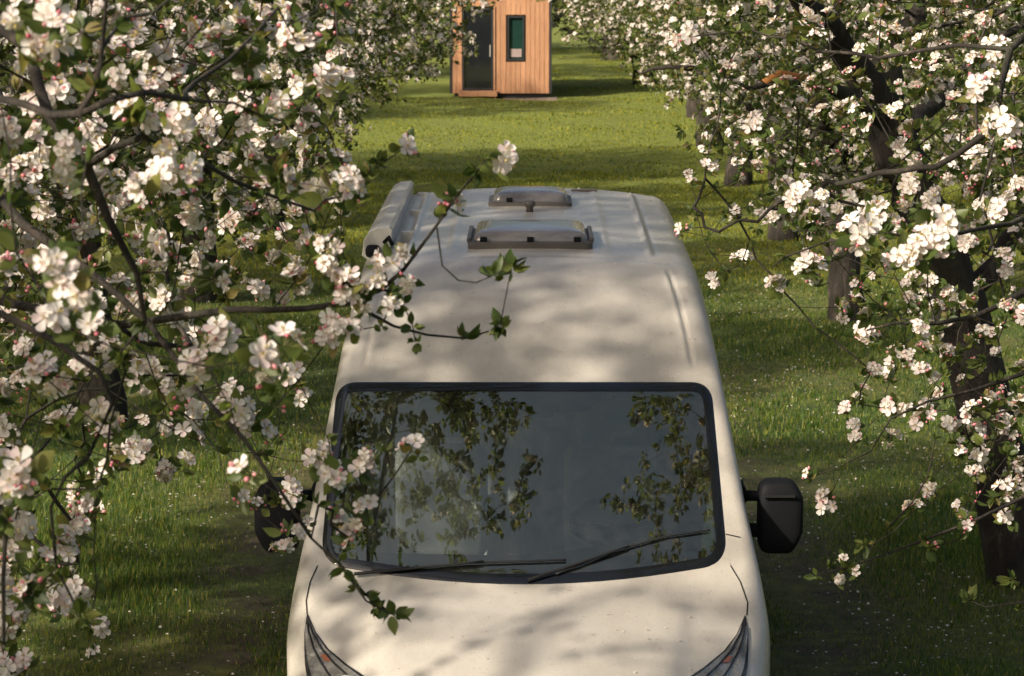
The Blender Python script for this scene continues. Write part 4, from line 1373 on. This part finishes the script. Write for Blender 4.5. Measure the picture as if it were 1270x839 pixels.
# door mirrors on two arms
def sup(lo, hi, e1=.35, n_=22):
    """superellipsoid shell"""
    lo = np.array(lo, float); hi = np.array(hi, float); c = (lo + hi) / 2; h = (hi - lo) / 2
    f = lambda w, e: np.sign(w) * np.abs(w) ** e
    G = []
    for t in np.linspace(-math.pi/2, math.pi/2, n_):
        G.append([c + h * np.array([f(math.cos(t), e1) * f(math.cos(p), e1), f(math.cos(t), e1) * f(math.sin(p), e1), f(math.sin(t), e1)]) for p in np.linspace(0, 2*math.pi, 2*n_, endpoint=False)])
    return np.array(G)
for sgn in (-1, 1):
    mb = MB()
    G = sup((1.075, 11.78, 1.23), (1.285, 11.93, 1.58), .38)
    # rounder outer-top corner, front swells
    x = G[..., 0].copy(); z = G[..., 2]
    G[..., 0] = np.where(x > 1.165, x - .045 * np.clip((z - 1.50) / .12, 0, 1) * (x - 1.165) / .11 * 1.0 - .03 * np.clip((1.34 - z) / .09, 0, 1) * (x - 1.165) / .11, x)
    G[..., 1] -= .02 * np.clip(1 - ((z - 1.43) / .2) ** 2, 0, 1) * (G[..., 1] < 11.86)
    G[..., 0] *= sgn
    mb.grid(G, closed=True, flip=sgn < 0)
    mo = mb.build('door_mirror', [M_black], van)
    for zz, r1 in ((1.50, .024), (1.335, .032)):
        am = MB()
        am.tube([(sgn * .985, 11.90, zz - .02), (sgn * 1.03, 11.86, zz), (sgn * 1.08, 11.83, zz + .004), (sgn * 1.20, 11.79, zz - .004)], [r1 * 1.5, r1 * 1.1, r1, r1 * .8], 10)
        am.build('mirror_arm', [M_black], mo)
    ba = MB(); ba.box((min(sgn * .965, sgn * 1.015), 11.80, 1.24), (max(sgn * .965, sgn * 1.015), 11.96, 1.56)); ba.build('mirror_base', [M_black], mo, smooth=False, bevel=.015)
    gl = MB(); gl.box((min(sgn * 1.10, sgn * 1.255), 11.9305, 1.275), (max(sgn * 1.10, sgn * 1.255), 11.936, 1.535)); gl.build('mirror_glass', [M_chrome], mo, smooth=False, bevel=.003)
    rg = MB(); rg.box((min(sgn * 1.09, sgn * 1.24), 11.742, 1.515), (max(sgn * 1.09, sgn * 1.24), 11.80, 1.523)); rg.build('trim_line', [M_rubber], mo, smooth=False)

# roof hatches
def hatch(name_label, y0, y1, hw_, zb, domez, cx=.008):
    e = empty('roof_hatch', (cx, (y0 + y1) / 2 - 13.1, zb), van)
    e['label'] = name_label
    def frus(z0, z1, in0, in1, mb, mi=0, top=True):
        R0 = rounded_poly([(cx - hw_ + in0, y0 + in0), (cx + hw_ - in0, y0 + in0), (cx + hw_ - in0, y1 - in0), (cx - hw_ + in0, y1 - in0)], [.05] * 4, 5, 4)
        R1 = rounded_poly([(cx - hw_ + in1, y0 + in1), (cx + hw_ - in1, y0 + in1), (cx + hw_ - in1, y1 - in1), (cx - hw_ + in1, y1 - in1)], [.05] * 4, 5, 4)
        A0 = np.concatenate([R0, np.full((len(R0), 1), z0)], 1); A1 = np.concatenate([R1, np.full((len(R1), 1), z1)], 1)
        mb.grid(np.array([A0, A1]), mi, closed=True)
        if top: mb.add(A1, [tuple(range(len(A1)))], mi)
    f = MB(); frus(zb - .06, zb + .022, 0, .0, f); frus(zb + .0225, zb + .030, .004, .02, f)
    f.build('hatch_frame', [M_frame], e, smooth=False, bevel=.003)
    d = MB()
    outl = rounded_poly([(cx - hw_ + .025, y0 + .025), (cx + hw_ - .025, y0 + .025), (cx + hw_ - .025, y1 - .025), (cx - hw_ + .025, y1 - .025)], [.06] * 4, 6, 6)
    G = []
    c0 = np.array([cx, (y0 + y1) / 2])
    for s_, zz in ((1, .031), (.992, .045), (.965, .065), (.93, .078), (.88, .088), (.75, .098), (.5, .106), (.25, .109), (.01, .110)):
        q = c0 + (outl - c0) * s_
        G.append(np.concatenate([q, np.full((len(q), 1), zb + zz * domez)], 1))
    d.grid(np.array(G), closed=True)
    d.build('dome', [M_dome], e)
    for xx in ((-.75, -.0, .75) if hw_ > .28 else (-.5,)):
        l = MB()
        l.box((cx + xx * hw_ - .018, y0 + .010, zb + .028), (cx + xx * hw_ + .018, y0 + .050, zb + .052))
        l.build('latch', [M_black], e, smooth=False, bevel=.004)
    if hw_ > .28:
        for sg in (-1, 1):
            s2 = MB()
            s2.box((cx + sg * (hw_ - .006) - .012, y0 + .05, zb + .02), (cx + sg * (hw_ - .006) + .012, y1 - .05, zb + .045))
            s2.build('side_rail', [M_frame], e, smooth=False, bevel=.006)
hatch('large smoked roof dome nearer the windscreen', 13.30, 13.98, .325, 2.497, .85)
hatch('smaller smoked roof dome at the rear', 15.0, 15.48, .245, 2.530, .85)
kn = MB()
pr = [(0.012, 0), (.022, .002), (.02, .03), (.032, .04), (.034, .055), (.028, .068), (.001, .072)]
kn.grid(np.array([[(.005 + r_ * math.cos(a), 14.75 + r_ * math.sin(a), 2.523 + z) for a in np.linspace(0, 2*math.pi, 16, endpoint=False)] for r_, z in pr]), closed=True)
kn.build('roof_vent', [M_frame], van)
# low rear roof moulding seen as a darker line at right of the rear dome
rl = MB(); rl.box((.26, 15.86, 2.528), (.42, 15.92, 2.548)); rl.build('rear_moulding', [simple('brown_moulding', (.16, .12, .08), .3)], van, smooth=False, bevel=.006)
# awning case along the left roof edge
aw = MB()
prof = [(-.725, 2.47), (-.720, 2.565), (-.735, 2.580), (-.80, 2.575), (-.845, 2.55), (-.875, 2.50), (-.885, 2.42), (-.86, 2.40)]
ysA = [13.55, 13.57, 14.5, 15.5, 16.1, 16.12]
G = []
for i, y in enumerate(ysA):
    s_ = .93 if i in (0, len(ysA) - 1) else 1
    G.append([(-.79 + (x + .79) * s_, y, 2.49 + (z - 2.49) * s_) for x, z in prof])
aw.grid(np.array(G), closed=True, flip=True)
aw.add(G[0], [tuple(range(len(prof)))]); aw.add(G[-1], [tuple(range(len(prof)))[::-1]])
ao = aw.build('awning_case', [M_alu], van, smooth=False)
ec = MB()
ec.box((-.86, 13.46, 2.42), (-.785, 13.545, 2.485)); ec.build('end_cap', [M_black], ao, smooth=False, bevel=.02)
ck = MB(); ck.tube([(-.76, 13.50, 2.5), (-.735, 13.46, 2.53), (-.715, 13.45, 2.49)], .012, 8); ck.build('crank_eye', [M_black], ao)
for y in (13.8, 14.9, 15.9):
    br = MB(); br.box((-.69, y, 2.46), (-.62, y + .06, 2.522))
    br.build('bracket', [M_alu], ao, smooth=False, bevel=.004)

# ------------------------------------------------------------------ grass
def build_grass():
    r = np.random.default_rng(5)
    def field(x, y):
        return (np.sin(x * 1.9 + 2.1 * np.sin(y * .8)) + np.sin(y * 1.3 + 1.7 * np.sin(x * 1.1 + 2)) + .7 * np.sin(x * 5.1 + y * 3.3) + .5 * np.sin(7.7 * x - 4.9 * y)) / 3.2
    Vs = []
    tot_l, tot_s = [], []
    mb = MB()
    # blade template: 2 segments, tapered, bent
    bl = MB(); bl.add([(-.5, 0, 0), (.5, 0, 0), (.38, .12, .55), (-.38, .12, .55), (0, .42, 1.0)], [(0, 1, 2, 3), (3, 2, 4)])
    T = bl.template()
    def sow(y0, y1, dens_, hmin, hmax, w):
        blade = T
        xm = y1 * .23 + 1.2
        n_ = int(dens_ * (y1 - y0) * 2 * xm)
        x = r.uniform(-xm, xm, n_); y = r.uniform(y0, y1, n_)
        f = field(x, y)
        track = np.clip(1 - np.abs(np.abs(x) - 1.75) / .6, 0, 1) * np.clip((24 - y) / 7, .15, 1)
        keep = r.uniform(0, 1, n_) < np.clip(.85 + .5 * f - .75 * track, .08, 1)
        keep &= ~((np.abs(x) < .99) & (y > 10.2) & (y < 16.1))
        keep &= ~((y > YC - .3) & (x > -3.4) & (x < .7))
        x, y, f, track = x[keep], y[keep], f[keep], track[keep]; n_ = len(x)
        h = r.uniform(hmin, hmax, n_) * (1 + .55 * f) * (1 - .6 * track)
        h = np.maximum(h, .02)
        a = r.uniform(0, 2*np.pi, n_)
        ca, sa = np.cos(a), np.sin(a)
        ww = w * r.uniform(.7, 1.3, n_)
        lean = r.uniform(.2, 1.1, n_)
        M_ = np.zeros((n_, 3, 3))
        M_[:, 0, 0] = ca * ww; M_[:, 1, 0] = sa * ww
        M_[:, 0, 1] = -sa * h * lean; M_[:, 1, 1] = ca * h * lean
        M_[:, 2, 2] = h
        M_[:, 0, 2] = r.normal(0, .15, n_) * h; M_[:, 1, 2] = r.normal(0, .15, n_) * h
        mb.inst(blade, M_, np.stack([x, y, ground_z(x, y) - .004], 1))
    sow(8.5, 14, 3400, .022, .07, .0055)
    sow(14, 20, 2600, .022, .07, .006)
    sow(20, 30, 1300, .02, .06, .009)
    T = (T[0], T[1], T[2], T[3] + 1)  # from here on blades take the painted-in sunlit colour
    sow(30, 45, 520, .018, .05, .014)
    sow(45, 95, 110, .016, .045, .026)
    o = mb.build('grass', [M_grass, M_sungrass]); tag(o, 'short green orchard grass covering the ground', 'grass', kind='stuff')
    # fallen petals
    pm = MB(); q = MB(); q.add([(-.5, 0, .05), (0, -.4, 0), (.5, 0, .08), (.3, .5, .12), (-.3, .5, .1)], [(0, 1, 2, 3, 4)])
    n_ = 14000
    x = r.uniform(-5, 5, n_); y = r.uniform(9, 30, n_)
    cl = field(x * 1.3 + 4, y * 1.1) + r.normal(0, .5, n_)
    k = cl > .05
    x, y = x[k], y[k]
    z = ground_z(x, y) + r.uniform(.015, .05, len(x))
    k = ~((np.abs(x) < 1.0) & (y > 10.1) & (y < 16.2)); x, y, z = x[k], y[k], z[k]
    s_ = r.uniform(.011, .021, len(x))
    D = np.stack([r.normal(0, 1, len(x)), r.normal(0, 1, len(x)), r.normal(0, .35, len(x))], 1)
    pm.inst(q.template(), frame(D) * s_[:, None, None], np.stack([x, y, z], 1))
    # and on the van
    vp = []
    for _ in range(620):
        xx, yy = r.uniform(-.85, .85), (r.uniform(10.5, 11.3) if r.uniform() < .14 else 16 - 3.7 * r.uniform() ** 1.3)
        p = cast_down(xx, yy, .003)
        if p is not None: vp.append(tuple(p))
    D = np.stack([r.normal(0, 1, len(vp)), r.normal(0, 1, len(vp)), r.normal(0, .12, len(vp))], 1)
    pm.inst(q.template(), frame(D) * r.uniform(.005, .014, len(vp))[:, None, None], vp)
    o = pm.build('fallen_petals', [M_fpetal]); tag(o, 'small white petals fallen on the grass and on the van', 'petals', kind='stuff')
build_grass()
print('polys', sum(len(o.data.polygons) for o in scene.objects if o.type == 'MESH'), 'objs', len(scene.objects))
